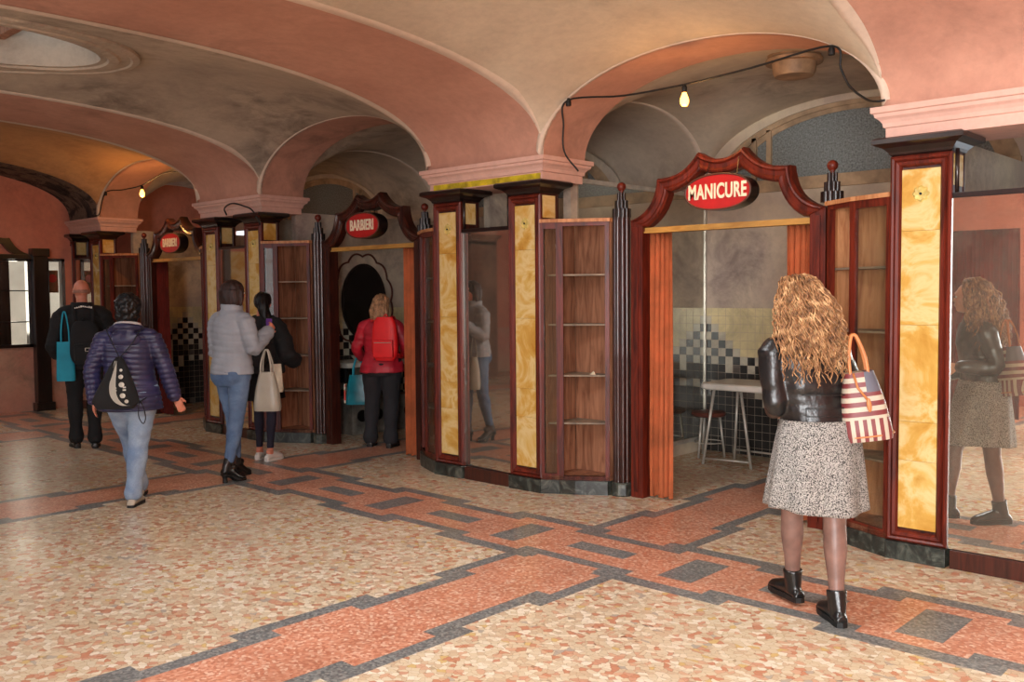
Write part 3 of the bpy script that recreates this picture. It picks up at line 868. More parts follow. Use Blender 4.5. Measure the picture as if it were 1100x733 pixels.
# door surrounds
def arc_pts(p, q, sag, n=12):
    P, Q = Vector(p), Vector(q); d = Q-P; L = d.length; u = d/L
    nrm = Vector((u.y, -u.x))
    if nrm.dot(Vector((0,2.0))-P) < 0: nrm = -nrm     # towards opening centre
    out = []
    for k in range(n+1):
        t = k/n; out.append(P+d*t+nrm*sag*math.sin(PI*t)**.9)
    return out
def make_surround(xc, label, rcol=1):
    t = thing('door_surround', label, 'doorway', (xc+.03, 6.19, 0), 0, 'scalloped mahogany door surrounds')
    cus = [(-.815,2.235),(-.555,2.545),(-.19,2.71),(.19,2.71),(.555,2.545),(.815,2.235)]
    sags = [.075,.055,.065,.055,.075]
    segs = [arc_pts(cus[k], cus[k+1], sags[k]) for k in range(5)]
    outer = []
    for k, s_ in enumerate(segs): outer.append(s_)
    bm = bmesh.new(); th = .112
    def rad(p): 
        d = (Vector((0, 1.98))-p).normalized(); return d
    # cusp inner directions: bisector
    cusp_in = []
    for k in range(6):
        p = Vector(cus[k])
        if k == 0: cusp_in.append(Vector((.105, -.045)))
        elif k == 5: cusp_in.append(Vector((-.105, -.045)))
        else:
            a = (segs[k-1][-2]-p).normalized(); b = (segs[k][1]-p).normalized(); w = (a+b); w.normalize()
            cusp_in.append(w*th*1.25)
    rows_prev = None
    for k, s_ in enumerate(segs):
        rows = []
        n_ = len(s_)-1
        for j, p in enumerate(s_):
            if j == 0: off = cusp_in[k]
            elif j == n_: off = cusp_in[k+1]
            else:
                tg = (s_[j+1]-s_[j-1]).normalized(); nr = Vector((tg.y, -tg.x))
                if nr.dot(Vector((0,2.0))-p) < 0: nr = -nr
                w = min(1, min(j, n_-j)/3.0)
                ce = cusp_in[k] if j < n_/2 else cusp_in[k+1]
                off = nr*th*w + ce*(1-w)
            prof = [(0,.09),(0,.0),(.12,-.028),(.24,-.03),(.36,-.012),(.62,-.006),(.78,-.018),(.9,-.012),(1,.01),(1,.09)]
            rows.append([bm.verts.new((p.x+off.x*f_, y_, p.y+off.y*f_)) for f_, y_ in prof])
        m_ = len(rows[0])
        for a, b in zip(rows, rows[1:]):
            for q in range(m_): bm.faces.new((a[q], a[(q+1)%m_], b[(q+1)%m_], b[q]))
        bm.faces.new(rows[0]); bm.faces.new(rows[-1][::-1])
    obj('pediment', bm, MAHOGR if rcol else MAHOG, t)
    for s in (-1, 1):
        bm = bmesh.new(); x0, x1 = sorted((s*.815, s*.70)); box(bm, x0, x1, 0, .12, .0, 2.235, .006)
        box(bm, (s*.76)-.02, (s*.76)+.02, -.012, .0, .05, 2.18, .004)
        j = obj('jamb', bm, MAHOGR if rcol else MAHOG, t)
    return t
SURL = ['scalloped red mahogany door surround framing the manicure doorway', 'scalloped dark mahogany door surround above the person with the red backpack', 'scalloped dark mahogany door surround of the farthest sign doorway on the left']
for i, xc in enumerate(XB):
    make_surround(xc, SURL[i], 1 if i == 0 else 0)
    t = thing('curtain_rail', ['yellow wooden curtain board across the manicure doorway', 'yellow wooden curtain board across the doorway above the red backpack', 'yellow wooden curtain board across the farthest sign doorway'][i], 'curtain rail', (xc+.03, 6.22, 0), 0, 'curtain boards across the doorways')
    bm = bmesh.new(); box(bm, -.699, .699, 0, .03, 2.128, 2.172, .003); box(bm, -.699, .699, -.012, .002, 2.128, 2.14, .002); obj('board', bm, RAILW, t)
    bm = bmesh.new(); tube(bm, [(-.69,.06,2.135),(.69,.06,2.135)], .008, 8); obj('rod', bm, BRASS, t)
def curtain(xa, xb, y, z0, label, folds, m=CURT, seed=0, y2=None, ztop=2.128, grp='orange doorway curtains'):
    random.seed(seed)
    N = folds*10; K = 16
    ph = [random.uniform(-.6, .6) for _ in range(folds+2)]
    bm = bmesh.new(); rows = []
    for k in range(K+1):
        t = k/K; z = ztop+(z0-ztop)*t; row = []
        for i in range(N+1):
            u = i/N; f_ = u*folds
            w = .017+.012*t
            yy = y + w*math.sin(2*PI*f_+ph[int(f_)]*t) + .006*math.sin(5*f_+3*t)
            spread = 1+.03*t
            x = (xa+xb)/2+(u-.5)*(xb-xa)*spread + .008*math.sin(4*PI*f_+1.5*t)
            zz = z + (.01*math.sin(2*PI*f_*.5+seed) if k == K else 0)
            row.append(bm.verts.new((x-(xa+xb)/2, yy-y, zz)))
        rows.append(row)
    for a, b in zip(rows, rows[1:]):
        for i in range(N): bm.faces.new((a[i], a[i+1], b[i+1], b[i]))
    bmesh.ops.solidify(bm, geom=bm.faces[:], thickness=.004)
    o = obj('curtain', bm, m, smooth=True); o.location = ((xa+xb)/2, y, 0)
    tag(o, label, 'curtain', grp); return o
curtain(XB[0]-.675, XB[0]-.455, 6.285, .02, 'orange curtain hanging full length at the left of the manicure doorway', 5, seed=1)
curtain(XB[0]+.515, XB[0]+.725, 6.285, .02, 'orange curtain at the right of the manicure doorway behind the curly-haired person', 5, seed=2)
curtain(XB[1]+.46, XB[1]+.68, 6.285, .02, 'orange curtain beside the person with the red backpack', 5, seed=3)
curtain(XB[2]-.69, XB[2]-.36, 6.285, .02, 'dull red curtain in the farthest sign doorway on the left', 6, CURTR, seed=4)

# signs
RIMM = simple('dark sign rim', (84,52,40), .4)
def make_sign(xc, z, word, label, y=6.08):
    t = thing('hanging_sign', label, 'sign', (xc, y, z), 0, 'oval red shop signs')
    def oval(a, b, y0, y1, bm, n=48, p=2.2):
        pts = []
        for k in range(n):
            th = 2*PI*k/n; c, s = math.cos(th), math.sin(th)
            pts.append((a*abs(c)**(2/p)*(1 if c >= 0 else -1), b*abs(s)**(2/p)*(1 if s >= 0 else -1)))
        prism_y(bm, pts, y0, y1)
    bm = bmesh.new(); oval(.275,.135,0,.115,bm); obj('case', bm, BLACKW, t, smooth=True, autos=40)
    bm = bmesh.new(); oval(.262,.122,-.006,.004,bm); obj('face', bm, REDS, t, smooth=True, autos=40)
    bm = bmesh.new(); oval(.275,.135,-.010,.0,bm)
    # rim as ring: outer/inner loops
    bm.free(); bm = bmesh.new(); N = 64; L = []
    for a, b, yy in ((.275,.135,0),(.275,.135,-.012),(.266,.126,-.012),(.262,.122,-.004)):
        L.append([bm.verts.new((a*math.copysign(abs(math.cos(2*PI*k/N))**(2/2.2), math.cos(2*PI*k/N)), yy, b*math.copysign(abs(math.sin(2*PI*k/N))**(2/2.2), math.sin(2*PI*k/N)))) for k in range(N)])
    for a, b in zip(L, L[1:]):
        for k in range(N): bm.faces.new((a[k], a[(k+1)%N], b[(k+1)%N], b[k]))
    obj('rim', bm, RIMM, t, smooth=True)
    n_ = len(word); s_ = .150
    o = text_mesh(word, s_, .003, LETT, 'lettering', xs=.62 if n_ == 8 else .6, off=.028); o.parent = t; o.location = (0, -.010, 0)
    bm = bmesh.new()
    for xx in (-.13, .13): tube(bm, [(xx,.055,.115),(xx*.9,.10,.26)], .003, 6)
    obj('hanger_wire', bm, BLACK, t)
    return t
make_sign(XB[0]+.07, 2.39, 'MANICURE', 'red oval sign reading MANICURE hung in the scalloped surround')
make_sign(XB[1]+.06, 2.37, 'BARBIERI', 'red oval sign reading BARBIERI above the red backpack')
make_sign(XB[2]+.12, 2.36, 'BARBIERI', 'small distant red oval sign in the farthest doorway on the left')

# ---------------------------------------------------------------- string lights
def cable(name, pts, r, label, m=BLACKM):
    bm = bmesh.new(); tube(bm, catmull(pts, 6), r, 6); o = obj(name, bm, m, smooth=True); return tag(o, label, 'cable')
cable('light_cable', [(-4.72,5.84,2.62),(-4.83,5.80,2.78),(-4.82,5.78,2.98),(-4.77,5.77,3.17),(-4.25,5.80,3.135),(-3.73,5.82,3.14),(-3.2,5.82,3.17),(-2.62,5.77,3.20),(-2.56,5.78,3.05),(-2.5,5.78,2.93),(-2.38,5.74,2.83),(-2.30,5.70,2.80),(-2.25,5.70,2.80)], .0075, 'black cable strung under the arch in front of the manicure doorway')
cable('light_cable', [(-13.26,5.70,2.79),(-13.24,5.75,2.82),(-13.12,5.79,3.1),(-12.6,5.80,3.10),(-12.09,5.82,3.12),(-11.5,5.82,3.22),(-11.0,5.80,3.2)], .008, 'black cable strung under the far arch above the farthest doorway')
def make_bulb(x, y, z, label):
    t = thing('light_bulb', label, 'light bulb', (x, y, z), 0, 'bare amber filament bulbs')
    bm = bmesh.new(); lathe(bm, [(0,-.105)]+[(r, zz) for r, zz in ((.018,-.101),(.029,-.085),(.032,-.066),(.028,-.044),(.018,-.02),(.014,-.004),(.013,0))], 20); obj('glass_bulb', bm, BULB, t, smooth=True)
    bm = bmesh.new(); lathe(bm, [(.014,-.008),(.018,-.006),(.019,.03),(.014,.04),(.008,.048)], 16); obj('socket', bm, BLACKM, t, smooth=True, autos=40)
    return t
make_bulb(-3.73, 5.82, 3.09, 'glowing amber bulb hanging in front of the manicure doorway')
make_bulb(-12.09, 5.82, 3.07, 'glowing amber bulb hanging before the farthest sign doorway')
def clip(x, y, z, label):
    t = thing('lamp_holder', label, 'lamp holder', (x, y, z), 0, 'empty black lamp holders')
    bm = bmesh.new(); lathe(bm, [(.012,-.04),(.021,-.04),(.021,-.005),(.016,.005),(.01,.02)], 14); obj('shell', bm, BLACKM, t, smooth=True, autos=40)
clip(-4.76,5.77,3.165,'empty black lamp holder at the left shoulder of the manicure arch')
clip(-2.62,5.775,3.185,'empty black lamp holder at the right shoulder of the manicure arch')
clip(-13.12,5.79,3.1,'empty black lamp holder on the far arch beside the end wall')
cable('bent_cable', [(-9.88,5.76,2.59),(-9.82,5.70,2.66),(-9.62,5.68,2.70),(-9.42,5.70,2.66),(-9.28,5.73,2.60),(-9.24,5.80,2.44)], .009, 'thick bent cable looping over the capital of the second pier')
# ventilation hood
t = thing('ceiling_vent', 'round tan ventilation duct under the manicure booth ceiling', 'vent', (-3.43, 6.9, 3.42))
bm = bmesh.new(); lathe(bm, [(.12,-.10),(.145,-.10),(.16,-.07),(.17,.02),(.20,.05),(.20,.12)], 28); obj('duct', bm, DUCT, t, smooth=True, autos=40)
bm = bmesh.new(); lathe(bm, [(.20,-.0),(.215,.0),(.215,.03),(.20,.03)], 28); obj('flange', bm, DUCT, t, smooth=True, autos=40)

# ---------------------------------------------------------------- manicure furniture
def rounded_rect(a, b, r, n=6):
    pts = []
    for cx, cy, s in ((a-r, b-r, 0), (-a+r, b-r, 1), (-a+r, -b+r, 2), (a-r, -b+r, 3)):
        for k in range(n+1):
            t_ = PI/2*(s+k/n); pts.append((cx+r*math.cos(t_), cy+r*math.sin(t_)))
    return pts
t = thing('manicure_table', 'pale metal-legged table with rounded worn top inside the manicure booth', 'table', (-4.40, 8.02, 0))
bm = bmesh.new()
for z, g in ((.735, -.012), (.745, 0), (.785, 0), (.795, -.01)):
    pass
pr = [rounded_rect(.40+g, .30+g, .09) for g in (-.012, 0, 0, -.012)]; zs_ = [.735, .747, .783, .795]
rr = [[bm.verts.new((x, y, z)) for x, y in p] for p, z in zip(pr, zs_)]
for a, b in zip(rr, rr[1:]):
    for k in range(len(a)): bm.faces.new((a[k], a[(k+1)%len(a)], b[(k+1)%len(a)], b[k]))
bm.faces.new(rr[0][::-1]); bm.faces.new(rr[-1]); obj('table_top', bm, WHITEE, t, smooth=True, autos=30)
LG = [(-.40,-.20),(.08,-.14),(-.30,.22),(.34,.2)]
TP = [(-.30,-.16),(-.02,-.16),(-.24,.18),(.26,.18)]
for (x, y), (a, b) in zip(LG, TP):
    bm = bmesh.new(); tube(bm, [(a, b, .735), (x, y, .0)], .014, 12); obj('leg', bm, STEEL, t, smooth=True)
bm = bmesh.new(); tube(bm, [(LG[0][0]+.008, LG[0][1], .06), (LG[1][0]-.008, LG[1][1], .06)], .010, 8); obj('rail', bm, STEEL, t, smooth=True)
bm = bmesh.new(); tube(bm, [(LG[2][0], LG[2][1], .10), (LG[3][0], LG[3][1], .10)], .010, 8)
obj('rail', bm, STEEL, t, smooth=True)
def stool(x, y, label, h=.46):
    t = thing('round_stool', label, 'stool', (x, y, 0), 0, 'round brown-seated stools in the manicure booth')
    bm = bmesh.new(); lathe(bm, [(.15,h-.05),(.165,h-.04),(.17,h-.02),(.16,h-.005),(.12,h),(0,h+.004)], 28); obj('seat', bm, SEATM, t, smooth=True, autos=40)
    for k in range(3):
        a = 2*PI*k/3+.4; bm = bmesh.new(); tube(bm, [(.11*math.cos(a), .11*math.sin(a), h-.04), (.16*math.cos(a), .16*math.sin(a), 0)], .012, 10); obj('leg', bm, STEEL, t, smooth=True)
    bm = bmesh.new(); ring = [(.14*math.cos(2*PI*k/24), .14*math.sin(2*PI*k/24), .15) for k in range(25)]; tube(bm, ring, .006, 6); obj('foot_ring', bm, STEEL, t, smooth=True)
stool(-4.98, 8.22, 'round brown-seated stool left of the pale table by the wall mirror')
stool(-4.02, 8.18, 'round brown-seated stool right of the pale table beside the leather jacket')
o = cable('black_hook', [(-3.85,8.52,2.02),(-3.85,8.50,2.0),(-3.84,8.49,1.9),(-3.86,8.49,1.84)], .012, 'short black object hanging high on the back wall of the manicure booth'); o['category'] = 'hook'
# rubble and plank against the tile wall
# ---------------------------------------------------------------- barber booth
xl = XB[1]-BW
t = thing('oval_mirror', 'dark oval wall mirror inside the doorway of the red-backpacked person', 'mirror', (xl+.02, 7.32, 1.57))
def oval_x(bm, a, b, x0, x1, n=48, wav=0):
    pts = []
    for k in range(n):
        th = 2*PI*k/n; w_ = 1+wav*abs(math.sin(th*6)); pts.append((a*w_*math.cos(th), b*w_*math.sin(th)))
    A = [bm.verts.new((x0, y, z)) for y, z in pts]; B_ = [bm.verts.new((x1, y, z)) for y, z in pts]
    bm.faces.new(A); bm.faces.new(B_[::-1])
    for k in range(n): bm.faces.new((A[k], B_[k], B_[(k+1)%n], A[(k+1)%n]))
bm = bmesh.new(); oval_x(bm, .345, .47, 0, .02); obj('frame', bm, BLACKW, t, smooth=True, autos=40)
bm = bmesh.new(); oval_x(bm, .315, .44, .018, .024); obj('mirror_glass', bm, simple('tarnished black mirror', (26,22,20), .15, var=.4, scale=5), t, smooth=True, autos=40)
bm = bmesh.new()
ring = []
for k in range(97):
    th = 2*PI*k/96; w_ = 1.22+.10*abs(math.sin(th*6)); ring.append((xl+.016, 7.32+.345*w_*math.cos(th)*1.05, 1.57+.47*w_*math.sin(th)*.97))
ring = [p for p in ring if p[2] > 1.45] if False else ring
tube(bm, ring, .012, 6); tag(obj('trim_90', bm, simple('brown scalloped paint line', (96,48,34), .6)), kind='structure')
t = thing('wash_counter', 'white-topped wash counter with a dark ornamented front behind the turquoise tote', 'counter', (xl+.30, 7.25, 0))
bm = bmesh.new(); box(bm, -.27, .25, -.6, .6, .80, .86, .012); obj('counter_top', bm, WHITEE, t)
bm = bmesh.new(); box(bm, -.27, .20, -.5, .5, .0, .42, .01); obj('cabinet', bm, DCAB, t)
for k in range(4):
    bm = bmesh.new(); tube(bm, [(.198, -.36+.24*k, .22), (.215, -.36+.24*k, .22)], .07, 16); obj('ornament', bm, BLACK, t)
for yy in (-.5, .5):
    bm = bmesh.new(); tube(bm, [(.1, yy, .42), (.1, yy, .80)], .03, 10); obj('support', bm, BLACK, t)
bm = bmesh.new(); lathe(bm, [(.16,.86),(.19,.90),(.2,.915),(.185,.915),(.15,.875),(0,.865)], 24, (0, -.1)); obj('basin', bm, WHITEE, t, smooth=True, autos=40)
# ---------------------------------------------------------------- farthest booth
t = thing('leaning_ladder', 'narrow wooden ladder leaning inside the farthest sign doorway', 'ladder', (-12.05, 7.5, 0))
for xx in (-.16, .16):
    bm = bmesh.new(); tube(bm, [(xx, -.3, 0), (xx-.08, .35, 2.0)], [(.02,.03)]*2, 4); obj('rail', bm, BROWNW, t)
for k in range(6):
    f_ = (k+1)/7; bm = bmesh.new(); tube(bm, [(-.16-.08*f_, -.3+.65*f_, 2*f_), (.16-.08*f_, -.3+.65*f_, 2*f_)], .014, 8); obj('rung', bm, BROWNW, t)
t = thing('wall_tap', 'white wall tap fitting inside the farthest sign doorway', 'tap', (-12.55, YB-.01, 1.35))
bm = bmesh.new(); tube(bm, [(-.1,0,0),(-.1,-.05,0),(0,-.07,.03),(.1,-.05,0),(.1,0,0)], .018, 8); tube(bm, [(0,-.06,.03),(0,-.13,.02),(0,-.14,-.06)], .015, 8); obj('body', bm, WHITEE, t, smooth=True)
bm = bmesh.new(); tube(bm, [(-.1,-.05,0),(-.1,-.06,.06)], .022, 8); obj('handle', bm, WHITEE, t)
bm = bmesh.new(); tube(bm, [(.1,-.05,0),(.1,-.06,.06)], .022, 8); obj('handle', bm, WHITEE, t)

# ---------------------------------------------------------------- end wall (left)
XE = -14.45
PINKD = plaster('pink painted end wall', (218,142,118), (202,124,104), (120,80,70), .2)
DADO = plaster('peeling pink dado', (196,160,138), (204,132,118), (120,106,94), .4)
bm = bmesh.new()
# wall with two openings: y 4.35-5.22 and 5.46-5.68, z .95-2.22
def wbox(y0, y1, z0, z1, mi=0): box(bm, XE-.14, XE, y0, y1, z0, z1, 0, mi)
wbox(-3, 8.6, .0, .93, 1); wbox(-3, 8.6, 2.22, 4.1); wbox(-3, 4.0, .93, 2.22); wbox(5.24, 5.45, .93, 2.22); wbox(5.72, 8.6, .93, 2.22)
tag(obj('wall_end', bm, [PINKD, DADO]), kind='structure')
t = thing('shop_window', 'dark-framed bright window in the pink end wall at the left edge', 'window', (XE, 4.27, 0)) if False else None
def wframe(idx, y0, y1, z0, z1, bars):
    bm = bmesh.new(); w = .045
    box(bm, XE-.08, XE+.03, y0, y0+w, z0, z1); box(bm, XE-.08, XE+.03, y1-w, y1, z0, z1); box(bm, XE-.08, XE+.03, y0, y1, z0, z0+w); box(bm, XE-.08, XE+.03, y0, y1, z1-w, z1)
    for z in bars: box(bm, XE-.05, XE+.0, y0, y1, z-.008, z+.008)
    o = obj('window_%d' % idx, bm, BLACKW); tag(o, kind='structure')
    bm = bmesh.new(); box(bm, XE-.045, XE-.04, y0+w, y1-w, z0+w, z1-w); obj('pane', bm, GLASS, o)
wframe(20, 4.0, 5.24, .93, 2.22, (1.3, 1.75)); wframe(21, 5.45, 5.72, .93, 2.22, ())
t = thing('timber_post', 'tall black timber post on the end wall between the two windows', 'post', (XE, 5.345, 0))
bm = bmesh.new(); box(bm, .005, .14, -.10, .10, 0, 2.30, .008); obj('shaft', bm, BLACKW, t)
bm = bmesh.new(); box(bm, .004, .16, -.12, .12, 2.24, 2.36, .008); obj('cap', bm, BLACKW, t)
bm = bmesh.new(); box(bm, .002, .17, -.13, .13, 0, .12, .01); obj('base', bm, BLACKW, t)
t = thing('window_pediment', 'black scalloped timber crest over the bright end window', 'pediment', (XE, 4.45, 0))
bm = bmesh.new()
cus = [(-.8,2.26),(-.5,2.5),(-.2,2.62),(.2,2.62),(.5,2.5),(.8,2.26)]; ou = []
for a, b in zip(cus, cus[1:]): ou += arc_pts((a[0], a[1]), (b[0], b[1]), .05, 8)[:-1]
ou.append(Vector(cus[-1]))
inn = [Vector((p.x*.82, 2.2+(p.y-2.2)*.72)) for p in ou]
for k in range(len(ou)-1):
    q = [ou[k], ou[k+1], inn[k+1], inn[k]]
    A_ = [bm.verts.new((.005, p.x, p.y)) for p in q]; B_ = [bm.verts.new((.08, p.x, p.y)) for p in q]
    bm.faces.new(A_); bm.faces.new(B_[::-1])
    for j in range(4): bm.faces.new((A_[j], B_[j], B_[(j+1)%4], A_[(j+1)%4]))
obj('crest', bm, BLACKW, t)
bm = bmesh.new(); box(bm, .005, .09, -.95, .80, 2.20, 2.27, .006); obj('head_rail', bm, BLACKW, t)
bm = bmesh.new(); box(bm, .02, .028, .30, .45, 1.62, 2.1); 
t2 = thing('notice_board', 'small brown notice with a red round emblem behind the narrow end window', 'notice', (XE-.056, 5.58, 0)); bm.free()
bm = bmesh.new(); box(bm, 0, .01, -.09, .07, 1.72, 2.05); obj('panel', bm, BROWNW, t2)
bm = bmesh.new(); tube(bm, [(.010,-.01,1.93),(.014,-.01,1.93)], .06, 20); obj('emblem', bm, REDS, t2)
for k, yy in enumerate((2.35, 2.98)):
    t3 = thing('stone_wall_panel', 'yellow marble panel on the end wall seen in the mirror, %s' % ('nearer the window' if k else 'farther from the window'), 'panel', (XE, yy, 0), 0, 'yellow marble panels on the end wall')
    bm = bmesh.new(); box(bm, .002, .04, -.24, .24, .12, 2.4, .006); obj('marble_slab', bm, YMARB, t3)
    bm = bmesh.new(); box(bm, .002, .06, .25, .37, 0, 2.45, .006); obj('stile', bm, BLACKW, t3)
# outside beyond the end window
EXT = simple('sunlit street facade', (226,214,196), .9, var=.15, scale=.8)
bm = bmesh.new(); box(bm, -19.4, -19.2, 0, 9, -.2, 5); tag(obj('wall_street', bm, EXT), kind='structure')
bm = bmesh.new(); box(bm, -19.2, -14.6, 0, 9, -.1, -.005); tag(obj('trim_95', bm, simple('street paving', (150,146,138), .8)), kind='structure')
t = thing('shop_curtain', 'dark brown drape behind the left part of the bright end window', 'curtain', (XE-.3, 4.75, 0))
bm = bmesh.new(); rows = []
for k in range(2):
    rows.append([bm.verts.new((.03*math.sin(i*1.3), -.55+.9*i/30, .5+1.75*k)) for i in range(31)])
for i in range(30): bm.faces.new((rows[0][i], rows[0][i+1], rows[1][i+1], rows[1][i]))
bmesh.ops.solidify(bm, geom=bm.faces[:], thickness=.01)
obj('cloth', bm, simple('dark brown drape', (52,30,24), .9), t, smooth=True)
t.location.y = 4.70

# ---------------------------------------------------------------- hall shell behind and beside the camera
bm = bmesh.new(); box(bm, -14.6, -9.2, -3.0, -2.86, 0, 4.0); box(bm, -6.5, -1.0, -3.0, -2.86, 0, 4.0); box(bm, -9.2, -6.5, -3.0, -2.86, 0, .35); box(bm, -9.2, -6.5, -3.0, -2.86, 3.1, 4.0); box(bm, 3.6, 4.4, -3.0, -2.86, 0, 4.0); box(bm, -1.0, 3.6, -3.0, -2.86, 0, .35); box(bm, -1.0, 3.6, -3.0, -2.86, 3.1, 4.0)
tag(obj('wall_front', bm, PINKD), kind='structure')
bm = bmesh.new()
for x in (-1.0, .15, 1.3, 2.45, 3.55): box(bm, x, x+.07, -2.98, -2.88, .35, 3.1)  # added unseen window, made up to carry the light behind the camera
box(bm, -1.0, 3.6, -2.98, -2.88, .35, .43); box(bm, -1.0, 3.6, -2.98, -2.88, 2.3, 2.37); box(bm, -1.0, 3.6, -2.98, -2.88, 3.03, 3.1)
w_ = obj('window_30', bm, MAHOG); bm = bmesh.new()
for x in (-9.2, -8.3, -7.4, -6.57): box(bm, x, x+.07, -2.98, -2.88, .35, 3.1)  # second added window, out of view, made up for the left-hand fill
box(bm, -9.2, -6.5, -2.98, -2.88, .35, .43); box(bm, -9.2, -6.5, -2.98, -2.88, 2.3, 2.37); box(bm, -9.2, -6.5, -2.98, -2.88, 3.03, 3.1); tag(obj('window_31', bm, MAHOG), kind='structure'); tag(w_, kind='structure')
bm = bmesh.new(); box(bm, 4.3, 4.44, -3.0, 8.6, 0, 4.0); tag(obj('wall_right', bm, PINKD), kind='structure')
bm = bmesh.new(); box(bm, -.6, 4.3, 6.4, 6.5, 0, 4.0); box(bm, -1.07, -.98, 6.36, 8.75, 0, 4.0); tag(obj('wall_back_4', bm, GREYP), kind='structure')
bm = bmesh.new(); box(bm, -14.6, 4.4, -3.0, -.22, 3.7, 3.8); box(bm, 2.0, 4.4, -.3, 6.5, 3.7, 3.8)
for i_, xc in enumerate(XB):
    pass
tag(obj('ceiling', bm, CREAM), kind='structure')
# outside roof slab closing off direct sky except at skylights
bm = bmesh.new(); box(bm, -14.6, 4.4, -3.0, 8.8, 4.05, 4.15); tag(obj('ceiling', bm, GREYP), kind='structure')
# opposite row curtains and arches seen in the mirrors
for i, xc in enumerate(XB):
    bm = bmesh.new(); arch_strip(bm, 0, -.85, -.2, 'x', ax, xc, HX); 
    rows = []
    for k in range(41):
        u = -math.cos(PI*k/40); rows.append((bm.verts.new((xc+HX*u, -.86, ZS+ax(u))), bm.verts.new((xc+HX*u, -.86, 3.75))))
    for a, b in zip(rows, rows[1:]): bm.faces.new((a[0], a[1], b[1], b[0]))
    tag(obj('trim_%d' % (100+i), bm, PINK, smooth=False), kind='structure')
random.seed(3)
curtain(XB[0]-1.35, XB[0]+.35, -1.0, .05, 'wide dark red curtain on the opposite side, seen in the right-edge mirror', 16, CURTR, 11, ztop=2.4, grp='dark red curtains on the opposite side')
curtain(XB[2]-.4, XB[2]+1.35, -1.0, .05, 'wide dark red curtain on the opposite side, seen in the dim pier mirror', 16, CURTR, 12, ztop=2.0, grp='dark red curtains on the opposite side')

# ================================================================ PEOPLE
SKIN = simple('fair skin', (214,158,130), .5, var=.05, scale=8)
SKIN2 = simple('ruddy skin', (206,130,104), .5, var=.06, scale=8)
STOCK = simple('sheer dark stockings', (122,92,82), .45, var=.12, scale=10)
LEATH = simple('black leather', (22,22,23), .32, var=.2, scale=20, bstr=.25, bscale=60, spec=.6)
BOOTL = simple('black boot leather', (18,18,18), .3, var=.2, scale=20, spec=.6)
def tweed():
    m, nt, b = newmat('salt and pepper tweed')
    v = coord(nt); n1 = noi(nt, v, 190, 2, .5); r = ramp(nt, n1.outputs[0], [(.42,(60,58,58)),(.49,(188,184,178)),(.62,(222,218,212))])
    nt.links.new(r.outputs[0], b.inputs['Base Color']); b.inputs['Roughness'].default_value = .95; bump(nt, b, n1.outputs[0], .3, .003); return m
TWEED = tweed()
def denim(name, c, w):
    m, nt, b = newmat(name)
    v = coord(nt); n1 = noi(nt, v, 3.2, 5, .6, .4); n2 = noi(nt, v, 120, 3)
    r = ramp(nt, n1.outputs[0], [(.35, c), (.68, w)]); cc = mix(nt, .3, r.outputs[0], ramp(nt, n2.outputs[0], [(.3,(.6,.6,.6,1)),(.6,(1,1,1,1))]).outputs[0], 'MULTIPLY')
    nt.links.new(cc, b.inputs['Base Color']); b.inputs['Roughness'].default_value = .85; bump(nt, b, n2.outputs[0], .2, .002); return m
JEANL = denim('light washed denim', (112,136,168), (172,188,204))
JEANB = denim('mid blue denim', (62,86,122), (112,136,166))
NAVYP = simple('navy quilted nylon', (44,42,74), .38, var=.2, scale=6, bstr=.1, bscale=40)
GREYQ = simple('pale grey quilted nylon', (148,152,160), .55, var=.06, scale=6, bstr=.1, bscale=40)
REDJ = simple('raspberry jacket', (176,30,48), .5, var=.15, scale=6, bstr=.1, bscale=30)
REDB = simple('bright red backpack nylon', (226,24,30), .5, var=.06, scale=5)
BLKC = simple('black cloth', (17,17,19), .85, var=.2, scale=8, bstr=.1)
CHAR = simple('charcoal trousers', (34,34,38), .85, var=.15, scale=6, bstr=.1)
NAVL = simple('navy leggings', (26,24,42), .8, var=.1)
TURQ = simple('turquoise canvas', (16,142,168), .7, var=.08, scale=5)
TEAL = simple('glossy teal vinyl', (14,112,128), .25, var=.15, scale=6)
SILV = simple('silver grey bag leather', (164,158,144), .35, var=.06, scale=4)
CANV = simple('cream canvas', (214,202,178), .85, var=.08, scale=12)
TAN = simple('tan leather strap', (190,118,66), .5, var=.1, scale=10)
WSHOE = simple('white leather sneaker', (214,210,202), .5, var=.05)
HAIRD = simple('dark brown hair', (44,26,22), .5, var=.35, scale=30, spec=.4)
HAIRK = simple('black hair', (12,10,11), .4, var=.3, scale=30, spec=.4)
HAIRB = simple('mousy blonde hair', (146,110,80), .55, var=.3, scale=30, spec=.3)
def curlhair():
    m, nt, b = newmat('curly copper blonde hair')
    v = coord(nt); n1 = noi(nt, v, 22, 4, .6)
    r = ramp(nt, n1.outputs[0], [(.3,(80,52,34)),(.5,(150,106,68)),(.68,(210,168,120))])
    nt.links.new(r.outputs[0], b.inputs['Base Color']); b.inputs['Roughness'].default_value = .5; b.inputs['Specular IOR Level'].default_value = .4; return m
HAIRC = curlhair()
EYEW = simple('eye white', (226,222,216), .3, var=.02); EYED = simple('dark iris', (36,24,18), .2, var=.1); LIPS = simple('rose lips', (170,84,76), .45, var=.05)

